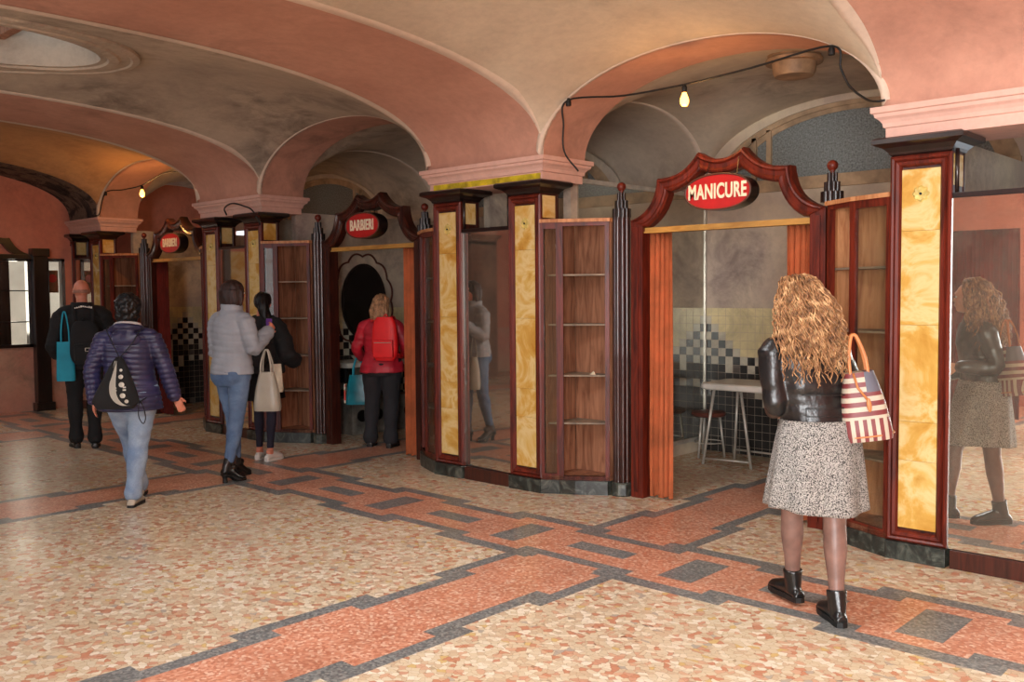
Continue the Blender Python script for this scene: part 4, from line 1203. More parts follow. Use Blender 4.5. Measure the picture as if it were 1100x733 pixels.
def V(*a): return Vector(a)
def hand(bm, wrist, d, up, side, curl=.4, s=1.0):
    """five-fingered hand: wrist point, pointing direction d, back-of-hand normal up; side=+1 thumb on +cross side"""
    d = d.normalized(); up = (up-d*up.dot(d)).normalized(); r = d.cross(up)*side
    tube(bm, [wrist-d*.01, wrist+d*.03*s, wrist+d*.065*s, wrist+d*.088*s], [(.019*s,.019*s),(.03*s,.017*s),(.036*s,.016*s),(.032*s,.013*s)] if abs(frames([wrist, wrist+d])[0][1].dot(r)) > .7 else [(.019*s,.019*s),(.017*s,.03*s),(.016*s,.036*s),(.013*s,.032*s)], 12, dome=True)
    for k, (off, L) in enumerate(((.028,.068),(.010,.078),(-.009,.072),(-.027,.056))):
        p0 = wrist+d*.078*s+r*off*s; fd = (d+r*off*3).normalized(); pts = [p0]; a = 0
        for seg_, l in enumerate((.42,.33,.25)):
            a += curl*(.55+.25*seg_); dd = fd*math.cos(a)-up*math.sin(a); pts.append(pts[-1]+dd*L*l*s)
        tube(bm, pts, [.0092*s,.0088*s,.008*s,.0068*s], 8, dome=True)
    p0 = wrist+d*.028*s+r*.024*s; td = (d*.75+r*.75-up*.25*curl).normalized()
    tube(bm, [p0, p0+td*.032*s, p0+(td+d*.25).normalized()*.056*s, p0+(td*.9+d*.5-up*.2*curl).normalized()*.078*s], [.013*s,.011*s,.0095*s,.0075*s], 8, dome=True)
def shoe(bm, ankle, fwd, L=.27, W=.092, heel=0.0, h=.10, z0=0.0, sole=.018):
    """boot/shoe; ankle xyz above sole, fwd unit xy"""
    f = V(fwd[0], fwd[1], 0).normalized(); r = V(f.y, -f.x, 0)
    base = V(ankle[0], ankle[1], z0)
    st = [(-.27*L, .5*.62*W, heel+.045), (-.22*L, .5*.72*W, heel+.06), (-.08*L, .5*.76*W, heel+.085), (.1*L, .5*.86*W, heel*.75+.10), (.32*L, .5*1.0*W, heel*.25+.082), (.5*L, .5*1.04*W, .064), (.64*L, .5*.9*W, .052), (.73*L, .5*.55*W, .036)]
    rings = []
    for a, w, top in st:
        lo = max(0, heel*(1-max(0, a+.1*L)/(.42*L))) if heel else 0
        lo = min(lo, heel); c = base+f*a
        ring = []
        for k in range(12):
            t_ = 2*PI*k/12; zz = lo+sole*.3 + (top-lo)*(.5+.5*math.sin(t_)) ; ring.append(bm.verts.new(c+r*(w*math.cos(t_)*(1 if math.sin(t_) < .3 else .9))+V(0,0,zz)))
        rings.append(ring)
    for a, b in zip(rings, rings[1:]):
        for k in range(12): bm.faces.new((a[k], a[(k+1)%12], b[(k+1)%12], b[k]))
    bm.faces.new(rings[0][::-1]); bm.faces.new(rings[-1])
def sole_mesh(bm, ankle, fwd, L=.27, W=.092, heel=0.0, z0=0.0, th=.02):
    f = V(fwd[0], fwd[1], 0).normalized(); r = V(f.y, -f.x, 0); base = V(ankle[0], ankle[1], z0)
    pts = [(-.29,.0),(-.26,.28),(-.15,.37),(.05,.37),(.3,.5),(.5,.53),(.66,.42),(.745,.2),(.76,0)]
    full = pts + [(a, -w) for a, w in pts[::-1][1:-1]]
    lo, hi = [], []
    for a, w in full:
        zz = 0
        if heel: zz = heel*min(1, max(0, (.32-a)/.36))
        p = base+f*a*L+r*w*W
        lo.append(bm.verts.new(p+V(0,0,zz))); hi.append(bm.verts.new(p+V(0,0,zz+th)))
    bm.faces.new(lo[::-1]); bm.faces.new(hi)
    for k in range(len(lo)): bm.faces.new((lo[k], lo[(k+1)%len(lo)], hi[(k+1)%len(lo)], hi[k]))
    if heel:
        c = base-f*.14*L; tube(bm, [c+V(0,0,0), c+V(0,0,heel*.6), c+f*-.005+V(0,0,heel+.01)], [(.023,.023),(.021,.021),(.03,.03)], 12)
    else:
        c = base-f*.13*L
def head(bm, c, yaw, s=1.0, pitch=0):
    """head with skull, jaw, nose, ears; c = centre; local +y forward before yaw"""
    M = Matrix.Translation(c) @ Matrix.Rotation(yaw, 4, 'Z') @ Matrix.Rotation(pitch, 4, 'X') @ Matrix.Scale(s, 4)
    tmp = bmesh.new()
    ellip(tmp, (0,-.012,.022), (.073,.092,.088)); ellip(tmp, (0,.018,-.03), (.058,.068,.078)); ellip(tmp, (0,.052,-.078), (.03,.028,.025))
    tube(tmp, [(0,.078,.016),(0,.090,-.010),(0,.096,-.022)], [.007,.009,.010], 10, dome=True)
    ellip(tmp, (.0,.083,-.052), (.022,.010,.009)); ellip(tmp, (0,.07,.032), (.05,.02,.012))
    for s_ in (-1, 1):
        ellip(tmp, (s_*.074,-.012,-.005), (.010,.018,.030)); ellip(tmp, (s_*.038,.056,-.02), (.022,.022,.02))
    me = bpy.data.meshes.new('h'); tmp.to_mesh(me); tmp.free()
    me.transform(M); bm.from_mesh(me); bpy.data.meshes.remove(me)
    return M
class Person:
    def __init__(s, label, loc, facing, H=1.66, bulk=1.0, male=False, headyaw=0, cat='person', legs=None, arms=None, lean=0, pelx=1.0, side=0):
        s.side = side
        s.rz = math.atan2(-facing[0], facing[1]); s.H = H; s.bulk = bulk
        s.t = thing('person', label, cat, (loc[0], loc[1], 0), s.rz)
        k = H/1.70; s.k = k; b = bulk
        s.pel = V(0, 0, .93*k); s.chest = V(0, lean*.6, 1.27*k); s.neck = V(side*1.02, lean*.8-.01, 1.44*k); s.headc = V(side*1.2, lean+.025, 1.575*k)
        sw = (.185 if male else .165)*k*(1+(b-1)*.5)
        s.sh = {1: V(sw+side*.9, lean*.8-.01, 1.352*k), -1: V(-sw+side*.9, lean*.8-.01, 1.352*k)}
        s.hip = {1: V(.085*k*b, 0, .90*k), -1: V(-.085*k*b, 0, .90*k)}
        s.foot = True; s.hw = 1.0
        legs = legs or {1: (.09, 0), -1: (-.09, 0)}
        s.ank = {}; s.knee = {}; s.footz = {}
        for q in (1, -1):
            L = legs[q]; x, y = L[0], L[1]; zl = L[2] if len(L) > 2 else 0
            s.footz[q] = zl
            s.ank[q] = V(x, y-.02, .09*k+zl); mid = (s.hip[q]+s.ank[q])/2
            bend = L[3] if len(L) > 3 else .02
            s.knee[q] = mid+V(0, bend, .015)
        s.elb = {}; s.wri = {}
        arms = arms or {}
        for q in (1, -1):
            e, w = arms.get(q, (V(q*(sw+.07), -.03, 1.10*k), V(q*(sw+.09), .03, .86*k)))
            s.elb[q] = V(*e); s.wri[q] = V(*w)
        s.headyaw = headyaw
    def torso_tube(s, bm, g, z0=None, z1=None, top=None):
        k, b = s.k, s.bulk
        prof = [(.86,.165,.120),(.93,.172,.125),(1.00,.155,.112),(1.08,.140,.100),(1.17,.150,.108),(1.27,.162,.115),(1.33,.152,.105),(1.38,.118,.088),(1.415,.080,.070),(1.44,.058,.060)]
        pts, rr = [], []
        for z, rx, ry in prof:
            if z0 and z < z0: continue
            if z1 and z > z1: continue
            t_ = (z-.93)/.5; y = s.chest.y*max(0, t_)
            pts.append(V(s.side*max(0, t_), y, z*k)); rr.append((rx*k*b+g if z < 1.4 else rx*k+g, ry*k*b+g if z < 1.4 else ry*k+g))
        tube(bm, pts, rr, 20, dome=False)
    def arm_tube(s, bm, q, g, full=True, cuff=.96, wr=.026):
        a, e, w = s.sh[q], s.elb[q], s.wri[q]; k = s.k*(1+(s.bulk-1)*.6)
        w2 = e+(w-e)*cuff
        inn = a+V(-q*.085, 0, .022)
        tube(bm, [inn, a+V(-q*.03,0,.004), a+(e-a)*.10, a+(e-a)*.38, e-(e-a)*.08, e+(w2-e)*.1, e+(w2-e)*.45, w2], [.050*k+g*.6,.053*k+g*.8,.055*k+g,.050*k+g,.040*k+g,.041*k+g,.038*k+g,wr*k+g*1.0], 14, dome=True)
    def leg_tube(s, bm, q, g, z_end=0, thin=1.0, cuff=None):
        h, n_, a = s.hip[q], s.knee[q], s.ank[q]; k = s.k*(1+(s.bulk-1)*.9)*thin
        if z_end: 
            t_ = z_end; a = n_+(a-n_)*t_
        c = cuff if cuff is not None else .040
        tube(bm, [h+V(0,0,.05), h, h+(n_-h)*.35, n_-(n_-h)*.08, n_+(a-n_)*.08, n_+(a-n_)*.35, n_+(a-n_)*.7, a], [.085*k+g,.088*k+g,.080*k+g,.058*k+g,.055*k+g,.057*k+g,.042*k+g,c*s.k+g*.6], 16, dome=True)
    def body(s, mat, hands=True, curl={1:.4,-1:.4}, legthin=1.0, handup=None, handdir=None):
        bm = bmesh.new()
        s.torso_tube(bm, -.012)
        tube(bm, [V(s.side*.95,s.chest.y*.8-.005,1.40*s.k), s.neck, s.headc-V(0,.012,.04)], [.062*s.k,.052*s.k,.052*s.k], 14)
        s.HM = head(bm, s.headc, s.headyaw, s.k)
        for q in (1, -1):
            s.arm_tube(bm, q, -.008, cuff=1.0, wr=.028)
            s.leg_tube(bm, q, -.010, thin=legthin)
            a = s.ank[q]
            if s.foot: tube(bm, [a+V(0,-.02,.0), a+V(0,.03,-.045), a+V(0,.14,-.068)], [(.032,.032),(.038,.03),(.032,.014)], 10, dome=True)
            d = (s.wri[q]-s.elb[q]).normalized()
            if handdir and q in handdir: d = V(*handdir[q]).normalized()
            up = V(q, -.2, .1) if not (handup and q in handup) else V(*handup[q])
            sd = 1
            r_ = d.normalized().cross((up-d*up.dot(d)).normalized())
            sd = 1 if r_.y > 0 or (abs(r_.y) < .2 and r_.z > 0) else -1
            hand(bm, s.wri[q], d, up, sd, curl.get(q, .4), s.k*.98)
        o = remeshed('body', bm, .0085, 3, mat, s.t)
        # eyes and lips
        for e in (-1, 1):
            b2 = bmesh.new(); ellip(b2, (e*.029,.074,.006), (.0135,.008,.0085), seg=14)
            me = bpy.data.meshes.new('eye'); 
            for f in b2.faces: f.smooth = True
            b2.to_mesh(me); b2.free(); me.transform(s.HM); me.materials.append(EYEW)
            eo = bpy.data.objects.new('eye', me); COL.objects.link(eo); eo.parent = s.t
            b2 = bmesh.new(); ellip(b2, (e*.029,.0805,.006), (.008,.005,.008), seg=12); me = bpy.data.meshes.new('iris'); b2.to_mesh(me); b2.free(); me.transform(s.HM); me.materials.append(EYED)
            io = bpy.data.objects.new('iris', me); COL.objects.link(io); io.parent = eo
        b2 = bmesh.new(); ellip(b2, (0,.089,-.050), (.020,.006,.0045), seg=14); ellip(b2, (0,.087,-.058), (.017,.006,.005), seg=14)
        me = bpy.data.meshes.new('lips'); b2.to_mesh(me); b2.free(); me.transform(s.HM); me.materials.append(LIPS)
        lo = bpy.data.objects.new('lips', me); COL.objects.link(lo); lo.parent = s.t
        return o
    def jacket(s, m, hem=.86, g=.018, collar=True, name='jacket', quilt=0, per=.045, flare=0, cuff=.97, wr=.030, wrinkle=.004, collar_h=.0, puff=0):
        bm = bmesh.new(); k, b = s.k, s.bulk
        prof = [(hem,.168+flare,.125+flare),((hem+1.0)/2,.166+flare*.6,.122+flare*.6),(1.02,.152,.112),(1.08,.145,.106),(1.17,.153,.110),(1.27,.164,.116),(1.33,.154,.108),(1.38,.122,.092),(1.42,.082,.074),(1.437,.070,.068),(1.455+collar_h,.066,.064)]
        pts, rr = [], []
        for z, rx, ry in prof:
            t_ = (z-.93)/.5; y = s.chest.y*max(0, t_)
            bb = b if z < 1.4 else 1
            pts.append(V(s.side*max(0, t_), y, z*k)); rr.append((rx*k*bb+g+puff, ry*k*bb+g+puff))
        tube(bm, pts, rr, 24)
        for q in (1, -1): s.arm_tube(bm, q, g+puff, cuff=cuff, wr=wr)
        def disp(co, n_):
            d = 0
            if quilt and abs(n_.z) < .85: d += quilt*(abs(math.sin(PI*(co.z+.012*math.sin(co.x*9))/per))**.5-.6)
            d += wrinkle*noise.noise(co*11)+wrinkle*.6*noise.noise(co*V(6,6,24) if False else Vector((co.x*6, co.y*6, co.z*26)))
            return d
        return remeshed(name, bm, .0085, 3, m, s.t, disp)
    def trousers(s, m, g=.012, flare=.04, name='trousers', top=1.0, thin=1.0, z_end=.97, wrinkle=.004):
        bm = bmesh.new(); k, b = s.k, s.bulk
        prof = [(.80,.13,.115),(.86,.168,.130),(.93,.172,.130),(top,.152,.112)]
        tube(bm, [V(0,-.008,z*k) for z, _, _ in prof], [(rx*k*b*(s.hw if z < .9 else 1)+g, ry*k*b*(1+(s.hw-1)*.6 if z < .9 else 1)+g) for z, rx, ry in prof], 20)
        for q in (1, -1):
            s.leg_tube(bm, q, g, z_end=z_end, thin=thin, cuff=flare)
            ellip(bm, s.hip[q]+V(-q*.01,-.055*k*b,-.01), (.085*k*b,.075*k*b,.09*k))
        def disp(co, n_): return wrinkle*noise.noise(Vector((co.x*8, co.y*8, co.z*20)))+wrinkle*.5*noise.noise(co*16)
        return remeshed(name, bm, .0085, 3, m, s.t, disp)
    def shoes(s, m, heel=0, boot=.0, L=.26, sm=None, name='shoe', splay=.12, sole=.02, bw=.045):
        for q in (1, -1):
            a = s.ank[q]; f = V(q*splay, 1, 0).normalized()
            bm = bmesh.new(); z0 = s.footz[q]
            shoe(bm, (a.x, a.y+.0, 0), f, L, .094, heel, z0=z0, sole=sole)
            if boot: tube(bm, [V(a.x, a.y-.012, z0+heel+.035), V(a.x, a.y-.005, z0+heel+.075), a+(s.knee[q]-a).normalized()*boot], [(.038,.05),(.040,.052),(bw,bw)], 14); ellip(bm, (a.x+f.x*.035, a.y+f.y*.035, z0+heel+.062), (.036,.055,.036))
            o = remeshed(name, bm, .006, 3, m, s.t)
            bm = bmesh.new(); sole_mesh(bm, (a.x, a.y), f, L, .094, heel, z0, sole); obj('sole', bm, sm or BLACKM, o)

def loft_hair(name, bm, m, parent, vox=.007, sm=2, amp=.006, fr=60):
    def disp(co, n_): return amp*noise.noise(Vector((co.x*fr, co.y*fr, co.z*fr*.12)))
    return remeshed(name, bm, vox, sm, m, parent, disp)

# ---- 1. curly haired woman with leather jacket, tweed skirt
P = Person('person with long curly copper hair, black leather jacket and grey tweed skirt in the foreground', (-2.10, 4.52), (-.78,.62), H=1.73, bulk=1.06, lean=.05, side=-.085,
           headyaw=math.radians(29), legs={1: (.05,-.09,.0,.02), -1: (-.03,.24,.02,.06)}, arms={-1: (V(-.235,-.01,1.09), V(-.15,.20,1.04)), 1: (V(.19,-.02,1.12), V(.13,.22,1.12))})
P.foot = False
P.body(SKIN, legthin=1.06, curl={1:.9,-1:.9})
def stockings(P, m, thin, g=-.007):
    for q in (1, -1):
        bm = bmesh.new(); P.leg_tube(bm, q, g, thin=thin)
        remeshed('stocking', bm, .008, 2, m, P.t)
stockings(P, STOCK, 1.08)
P.jacket(LEATH, hem=.895, g=.014, flare=-.004, wrinkle=.007, cuff=.95)
# jacket details
bm = bmesh.new()
def back_pt(x, z, g=.0):
    ry = .128*P.k; rx = .170*P.k; return V(x, -math.sqrt(max(.0001, 1-(x/rx)**2))*ry-g, z)
for zz in (1.085, 1.045): tube(bm, [back_pt(x, zz-.0, .012) for x in [-.12+.02*i for i in range(13)]], .003, 6)
tube(bm, [back_pt(-.12, 1.085, .012), back_pt(-.12, .99, .016)], .003, 6); tube(bm, [back_pt(.12, 1.085, .012), back_pt(.12, .99, .016)], .003, 6)
tube(bm, [back_pt(x, 1.15, .01) for x in [-.14+.02*i for i in range(15)]], .003, 6)
obj('jacket_seams', bm, LEATH, P.t, smooth=True)
def skirt(P, z0, z1, r0, r1, m, pleats=9, amp=.012, cy=0):
    bm = bmesh.new(); N = 120; K = 26; rows = []
    for k in range(K+1):
        t_ = k/K; z = z0+(z1-z0)*t_; rx = r0[0]+(r1[0]-r0[0])*t_**.8; ry = r0[1]+(r1[1]-r0[1])*t_**.8; row = []
        for i in range(N):
            a = 2*PI*i/N; w = amp*t_*math.sin(pleats*a+.8*math.sin(2*a)); row.append(bm.verts.new(((rx+w)*math.cos(a), cy*t_+(ry+w)*math.sin(a), z+.012*math.sin(2*a+1)*t_)))
        rows.append(row)
    for a, b in zip(rows, rows[1:]):
        for i in range(N): bm.faces.new((a[i], a[(i+1)%N], b[(i+1)%N], b[i]))
    bmesh.ops.solidify(bm, geom=bm.faces[:], thickness=.006)
    return obj('skirt', bm, m, P.t, smooth=True)
skirt(P, 1.02, .565, (.196,.152), (.255,.232), TWEED, 8, .014, .03)
P.shoes(BOOTL, boot=.075, L=.28, sole=.028, bw=.052)
# curls
def curls(P, n, m, length, rad, seed, yawback=0):
    random.seed(seed)
    bm = bmesh.new()
    c = P.headc
    M = Matrix.Translation(c) @ Matrix.Rotation(P.headyaw, 4, 'Z')
    for i in range(n):
        # root on the scalp (not the face)
        while True:
            th = random.uniform(-PI, PI); ph = math.acos(random.uniform(-.45, 1))
            d = V(math.sin(ph)*math.cos(th), math.sin(ph)*math.sin(th), math.cos(ph))
            if d.y < .45 and not (d.y > .0 and d.z < .5): break
        root = V(d.x*.076, d.y*.095-.012, d.z*.092+.025)
        L = length*random.uniform(.55, 1.05)*(1.0-.25*max(0, d.y))
        out = V(d.x, min(d.y-.25, -.05), 0)
        if out.length < .2: out = V(random.uniform(-1,1), random.uniform(-1,.0), 0)
        out.normalize()
        spread = random.uniform(.02, .125)
        n_ = 26; pts = []; ph0 = random.uniform(0, 6.28); fr = random.uniform(10, 20); ra = random.uniform(.005,.012)
        for k in range(n_+1):
            t_ = k/n_; s_ = t_*L
            base = root + out*(spread*(1-math.exp(-5*t_))*(1+.15*t_)) + V(0,0, .03*math.sin(min(1, t_*5)*PI)*max(0, d.z)) - V(0,0,max(0, s_-.03*max(0, d.z)))
            base += V(0,-.035*t_,0)
            a = ph0+fr*2*PI*s_*.9
            pts.append(M @ (base+V(ra*math.cos(a), ra*math.sin(a), .3*ra*math.sin(a*.7))))
        tube(bm, pts, [random.uniform(.7,1)*rad*(1 if 2 < k < n_-3 else .6) for k in range(n_+1)], 5, cap=False)
    return obj('hair', bm, m, P.t, smooth=True)
hr = curls(P, 1200, HAIRC, .385, .0042, 5)
bm = bmesh.new(); MH = Matrix.Translation(P.headc) @ Matrix.Rotation(P.headyaw, 4, 'Z')
ellip(bm, MH @ V(0,-.034,.035), (.086,.084,.09)); tube(bm, [MH @ V(0,-.05,.04), MH @ V(0,-.095,-.08), MH @ V(0,-.115,-.2), MH @ V(0,-.115,-.27)], [(.09,.06),(.105,.06),(.12,.05),(.09,.03)], 14, dome=True)
def dd(co, n_): return .012*noise.noise(co*35)
hu = remeshed('hair_underlayer', bm, .008, 1, HAIRC, hr, dd)
# striped bucket bag on her shoulder
def stripes():
    m, nt, b = newmat('maroon and cream striped canvas')
    tc = node(nt, 'ShaderNodeTexCoord'); sx = node(nt, 'ShaderNodeSeparateXYZ'); nt.links.new(tc.outputs['Object'], sx.inputs[0])
    def fract(sock, mul, th):
        a = node(nt, 'ShaderNodeMath', operation='MULTIPLY'); nt.links.new(sock, a.inputs[0]); a.inputs[1].default_value = mul
        f = node(nt, 'ShaderNodeMath', operation='FRACT'); nt.links.new(a.outputs[0], f.inputs[0])
        g = node(nt, 'ShaderNodeMath', operation='GREATER_THAN'); nt.links.new(f.outputs[0], g.inputs[0]); g.inputs[1].default_value = th; return g.outputs[0]
    hs = fract(sx.outputs[2], 21, .5); vs_ = fract(sx.outputs[0], 26, .5)
    lo = node(nt, 'ShaderNodeMath', operation='LESS_THAN'); nt.links.new(sx.outputs[2], lo.inputs[0]); lo.inputs[1].default_value = -.42
    c1 = mix(nt, hs, (188,176,156), (118,50,52)); c2 = mix(nt, vs_, (188,176,156), (118,50,52)); c = mix(nt, lo.outputs[0], c1, c2)
    # slate starred panel on the upper right
    gx = node(nt, 'ShaderNodeMath', operation='GREATER_THAN'); nt.links.new(sx.outputs[0], gx.inputs[0]); gx.inputs[1].default_value = .02
    gz = node(nt, 'ShaderNodeMath', operation='GREATER_THAN'); nt.links.new(sx.outputs[2], gz.inputs[0]); gz.inputs[1].default_value = -.29
    mm = node(nt, 'ShaderNodeMath', operation='MULTIPLY'); nt.links.new(gx.outputs[0], mm.inputs[0]); nt.links.new(gz.outputs[0], mm.inputs[1])
    c = mix(nt, mm.outputs[0], c, (92,92,104)); n1 = noi(nt, tc.outputs['Object'], 9, 4); c = mix(nt, .5, c, ramp(nt, n1.outputs[0], [(.3,(.7,.7,.7,1)),(.65,(1,1,1,1))]).outputs[0], 'MULTIPLY')
    nt.links.new(c, b.inputs['Base Color']); b.inputs['Roughness'].default_value = .5; return m
BAGS = stripes()
def bag(label, loc, rz, m, top, bot, zt, zb, handle=None, hm=None, name='shoulder_bag', th=.0, tilt=0, cat='bag', bulge=.0, extra=None, wr=.004):
    """soft bag: top/bot = (half width, half depth); z relative to loc (grip point)"""
    t = thing(name, label, cat, loc, rz)
    t.rotation_euler = (0, tilt, rz)
    bm = bmesh.new(); K = 10; rows = []; N = 32
    for k in range(K+1):
        t_ = k/K; z = zt+(zb-zt)*t_
        e = math.sin(PI*t_)*bulge; hwid = top[0]+(bot[0]-top[0])*t_+e; hd = top[1]+(bot[1]-top[1])*t_+e
        if k == K: hwid *= .95; hd *= .9
        row = []
        for i in range(N):
            a = 2*PI*i/N; c, s_ = math.cos(a), math.sin(a); p = 3.2
            row.append(bm.verts.new((hwid*math.copysign(abs(c)**(2/p), c), hd*math.copysign(abs(s_)**(2/p), s_)+wr*noise.noise((i*.7, k*.6, 1)), z)))
        rows.append(row)
    for a, b in zip(rows, rows[1:]):
        for i in range(N): bm.faces.new((a[i], a[(i+1)%N], b[(i+1)%N], b[i]))
    bm.faces.new(rows[-1]); bm.faces.new(rows[0][::-1])
    bo = obj('bag_body', bm, m, t, smooth=True, autos=50)
    if handle:
        for sy in ((-1, 1) if top[1] > .02 else (1,)):
            bm = bmesh.new(); w = top[0]*handle[0]
            pts = [(-w, sy*top[1]*.9, zt-.04), (-w*.9, sy*top[1]*.8, zt+handle[1]*.4), (-w*.35, sy*top[1]*.4, zt+handle[1]*.92), (0, sy*top[1]*.3, zt+handle[1]), (w*.35, sy*top[1]*.4, zt+handle[1]*.92), (w*.9, sy*top[1]*.8, zt+handle[1]*.4), (w, sy*top[1]*.9, zt-.04)]
            tube(bm, catmull(pts, 5), [(.008,.0035)]*(6*5+1), 8); obj('handle', bm, hm or m, t, smooth=True)
    return t
def world_of(P, x, y, z):
    c, s_ = math.cos(P.rz), math.sin(P.rz); return (P.t.location.x+c*x-s_*y, P.t.location.y+s_*x+c*y, z)
# Bag faces the camera
wb = world_of(P, .125, -.10, 1.45)
tb = bag('maroon and cream striped bucket bag with tan handles on the shoulder above the tweed skirt', wb, math.radians(30), BAGS, (.07,.05), (.125,.085), -.19, -.53, (.6,.185), TAN, 'striped_bag', tilt=-.14, bulge=.010)
bm = bmesh.new(); tube(bm, [(-.03,-.058,-.19),(-.02,-.07,-.26),(.02,-.085,-.33)], .006, 8); ellip(bm, (.02,-.088,-.35), (.012,.006,.035)); obj('strap_tag', bm, TAN, tb, smooth=True)
bm = bmesh.new(); tube(bm, [(.13*math.cos(2*PI*k/32)*1.0, .085*math.sin(2*PI*k/32)*1.03, -.505) for k in range(33)], .004, 6); obj('trim_piping', bm, TAN, tb, smooth=True)

# ---- 2. navy puffer woman
P = Person('person in a navy quilted jacket and light jeans with a black drawstring bag', (-7.29, 3.365), (-.79,.61), H=1.68, bulk=1.18,
           legs={1: (.01,-.03,.0,.02), -1: (-.02,.36,.0,.06)}, arms={1: (V(.275,-.03,1.10), V(.33,.03,.86)), -1: (V(-.275,-.04,1.10), V(-.27,.0,.85))})
P.hw = 1.14
P.body(SKIN2, curl={1:.1,-1:.25}, handdir={1: (.35,.1,-.75), -1:(-.05,.1,-1)}, handup={1: (.6,-.75,.1)})
P.jacket(NAVYP, flare=.03, hem=.775, g=.012, quilt=.011, per=.042, collar_h=.015, puff=.006, wr=.034)
P.trousers(JEANL, top=.92, g=.008, flare=.066, wrinkle=.006, thin=1.1)
P.shoes(simple('beige suede shoe', (170,160,144), .7), L=.25)
bm = bmesh.new()
ring = [(.105*math.cos(2*PI*k/24), -.03+.09*math.sin(2*PI*k/24), P.k*1.415+.028*math.sin(2*PI*k/24+PI)) for k in range(25)]
tube(bm, ring, [(.035,.03)]*25, 10); ellip(bm, (0,-.125,1.33), (.12,.04,.075))
def dq(co, n_): return .006*noise.noise(co*20)
remeshed('hood', bm, .009, 3, NAVYP, P.t, dq)
bm = bmesh.new(); tube(bm, [(.088*math.cos(2*PI*k/20), -.015+.08*math.sin(2*PI*k/20), P.k*1.45+.02*math.sin(2*PI*k/20+PI)) for k in range(21)], .018, 8); obj('hood_lining', bm, simple('grey fleece lining', (186,178,176), .95), P.t, smooth=True)
bm = bmesh.new(); c = P.headc
ellip(bm, c+V(0,-.022,.035), (.100,.110,.103)); ellip(bm, c+V(0,-.055,-.04), (.094,.072,.08)); ellip(bm, c+V(0,-.11,.0), (.05,.04,.05))
def dh(co, n_): return .012*noise.noise(co*38)
remeshed('hair', bm, .007, 1, HAIRK, P.t, dh)
# drawstring bag on her back
def drawstring(P, label):
    t = thing('drawstring_bag', label, 'bag', P.t.location, P.rz)
    yb = -.155*P.bulk*P.k-.022
    bm = bmesh.new(); K = 14; N = 36; rows = []
    for k in range(K+1):
        t_ = k/K; z = 1.20-(.40)*t_; w = .02+.175*min(1, t_*1.15)**.8; 
        if t_ > .85: w *= 1-.25*(t_-.85)/.15
        d = .015+.045*math.sin(PI*min(1, t_*.85))
        rows.append([bm.verts.new((-.02-.04*t_+w*.92*math.cos(2*PI*i/N), yb-.03+d*math.sin(2*PI*i/N)*(1+.0*i)+(.006*math.sin(i*1.7)*(1-t_)), z)) for i in range(N)])
    for a, b in zip(rows, rows[1:]):
        for i in range(N): bm.faces.new((a[i], a[(i+1)%N], b[(i+1)%N], b[i]))
    bm.faces.new(rows[-1]); bm.faces.new(rows[0][::-1])
    b_ = obj('sack', bm, BLKC, t, smooth=True, autos=60)
    # white printed curved band with dots
    bm = bmesh.new()
    def sp(u, z): # surface point at back face
        t_ = (1.20-z)/.40; d = .015+.045*math.sin(PI*min(1, max(0, t_)*.85)); w = (.02+.175*min(1, t_*1.15)**.8)*.92; x0 = -.02-.04*t_
        q = min(.98, abs((u-x0)/w)); return V(u, yb-.03-d*math.sqrt(1-q*q)-.003, z)
    cl = [(-.04,1.17,.008),(-.045,1.10,.014),(-.055,1.03,.020),(-.06,.97,.024),(-.055,.91,.024),(-.03,.86,.022),(.01,.83,.018),(.05,.825,.010)]
    prev = None
    for (u, z, w) in [tuple(v) for v in catmull(cl, 5)]:
        a, b = bm.verts.new(sp(u-w, z)), bm.verts.new(sp(u+w, z))
        if prev: bm.faces.new((prev[0], prev[1], b, a))
        prev = (a, b)
    for (u, z, r_) in ((.0,1.05,.017),(.005,.99,.02),(.01,.905,.02),(.035,.86,.015),(-.0,1.10,.011)):
        vs = [bm.verts.new(sp(u+r_*math.cos(a_), z+r_*math.sin(a_))-V(0,.001,0)) for a_ in [2*PI*q/14 for q in range(14)]]; bm.faces.new(vs)
    for z in (.965, .945):
        vs = [bm.verts.new(sp(u, zz)-V(0,.001,0)) for u, zz in ((-.075,z-.006),(.035,z-.002),(.035,z+.010),(-.075,z+.006))]; bm.faces.new(vs)
    bmesh.ops.solidify(bm, geom=bm.faces[:], thickness=.001)
    obj('print', bm, WHITEE, b_)
    for s_ in (-1, 1):
        bm = bmesh.new(); tube(bm, catmull([(-.02,yb-.02,1.19),(s_*.07,yb+.0,1.30),(s_*.125,yb+.05,1.40*P.k+.02),(s_*.14,.02,1.44*P.k),(s_*.15,.14,1.33*P.k),(s_*.19,.12,1.1),(s_*.20,-.02,.93),(s_*.13-.02,yb-.02,.84)], 5), .004, 6); obj('cord', bm, BLKC, t, smooth=True)
    bm = bmesh.new(); tube(bm, catmull([(.12,yb-.02,.86),(.15,yb-.03,.80),(.16,yb-.03,.72),(.14,yb-.03,.68),(.11,yb-.03,.74),(.115,yb-.03,.84)], 5), .004, 6); obj('cord', bm, BLKC, t, smooth=True)
drawstring(P, 'black drawstring bag with a white curved print on the navy quilted jacket')

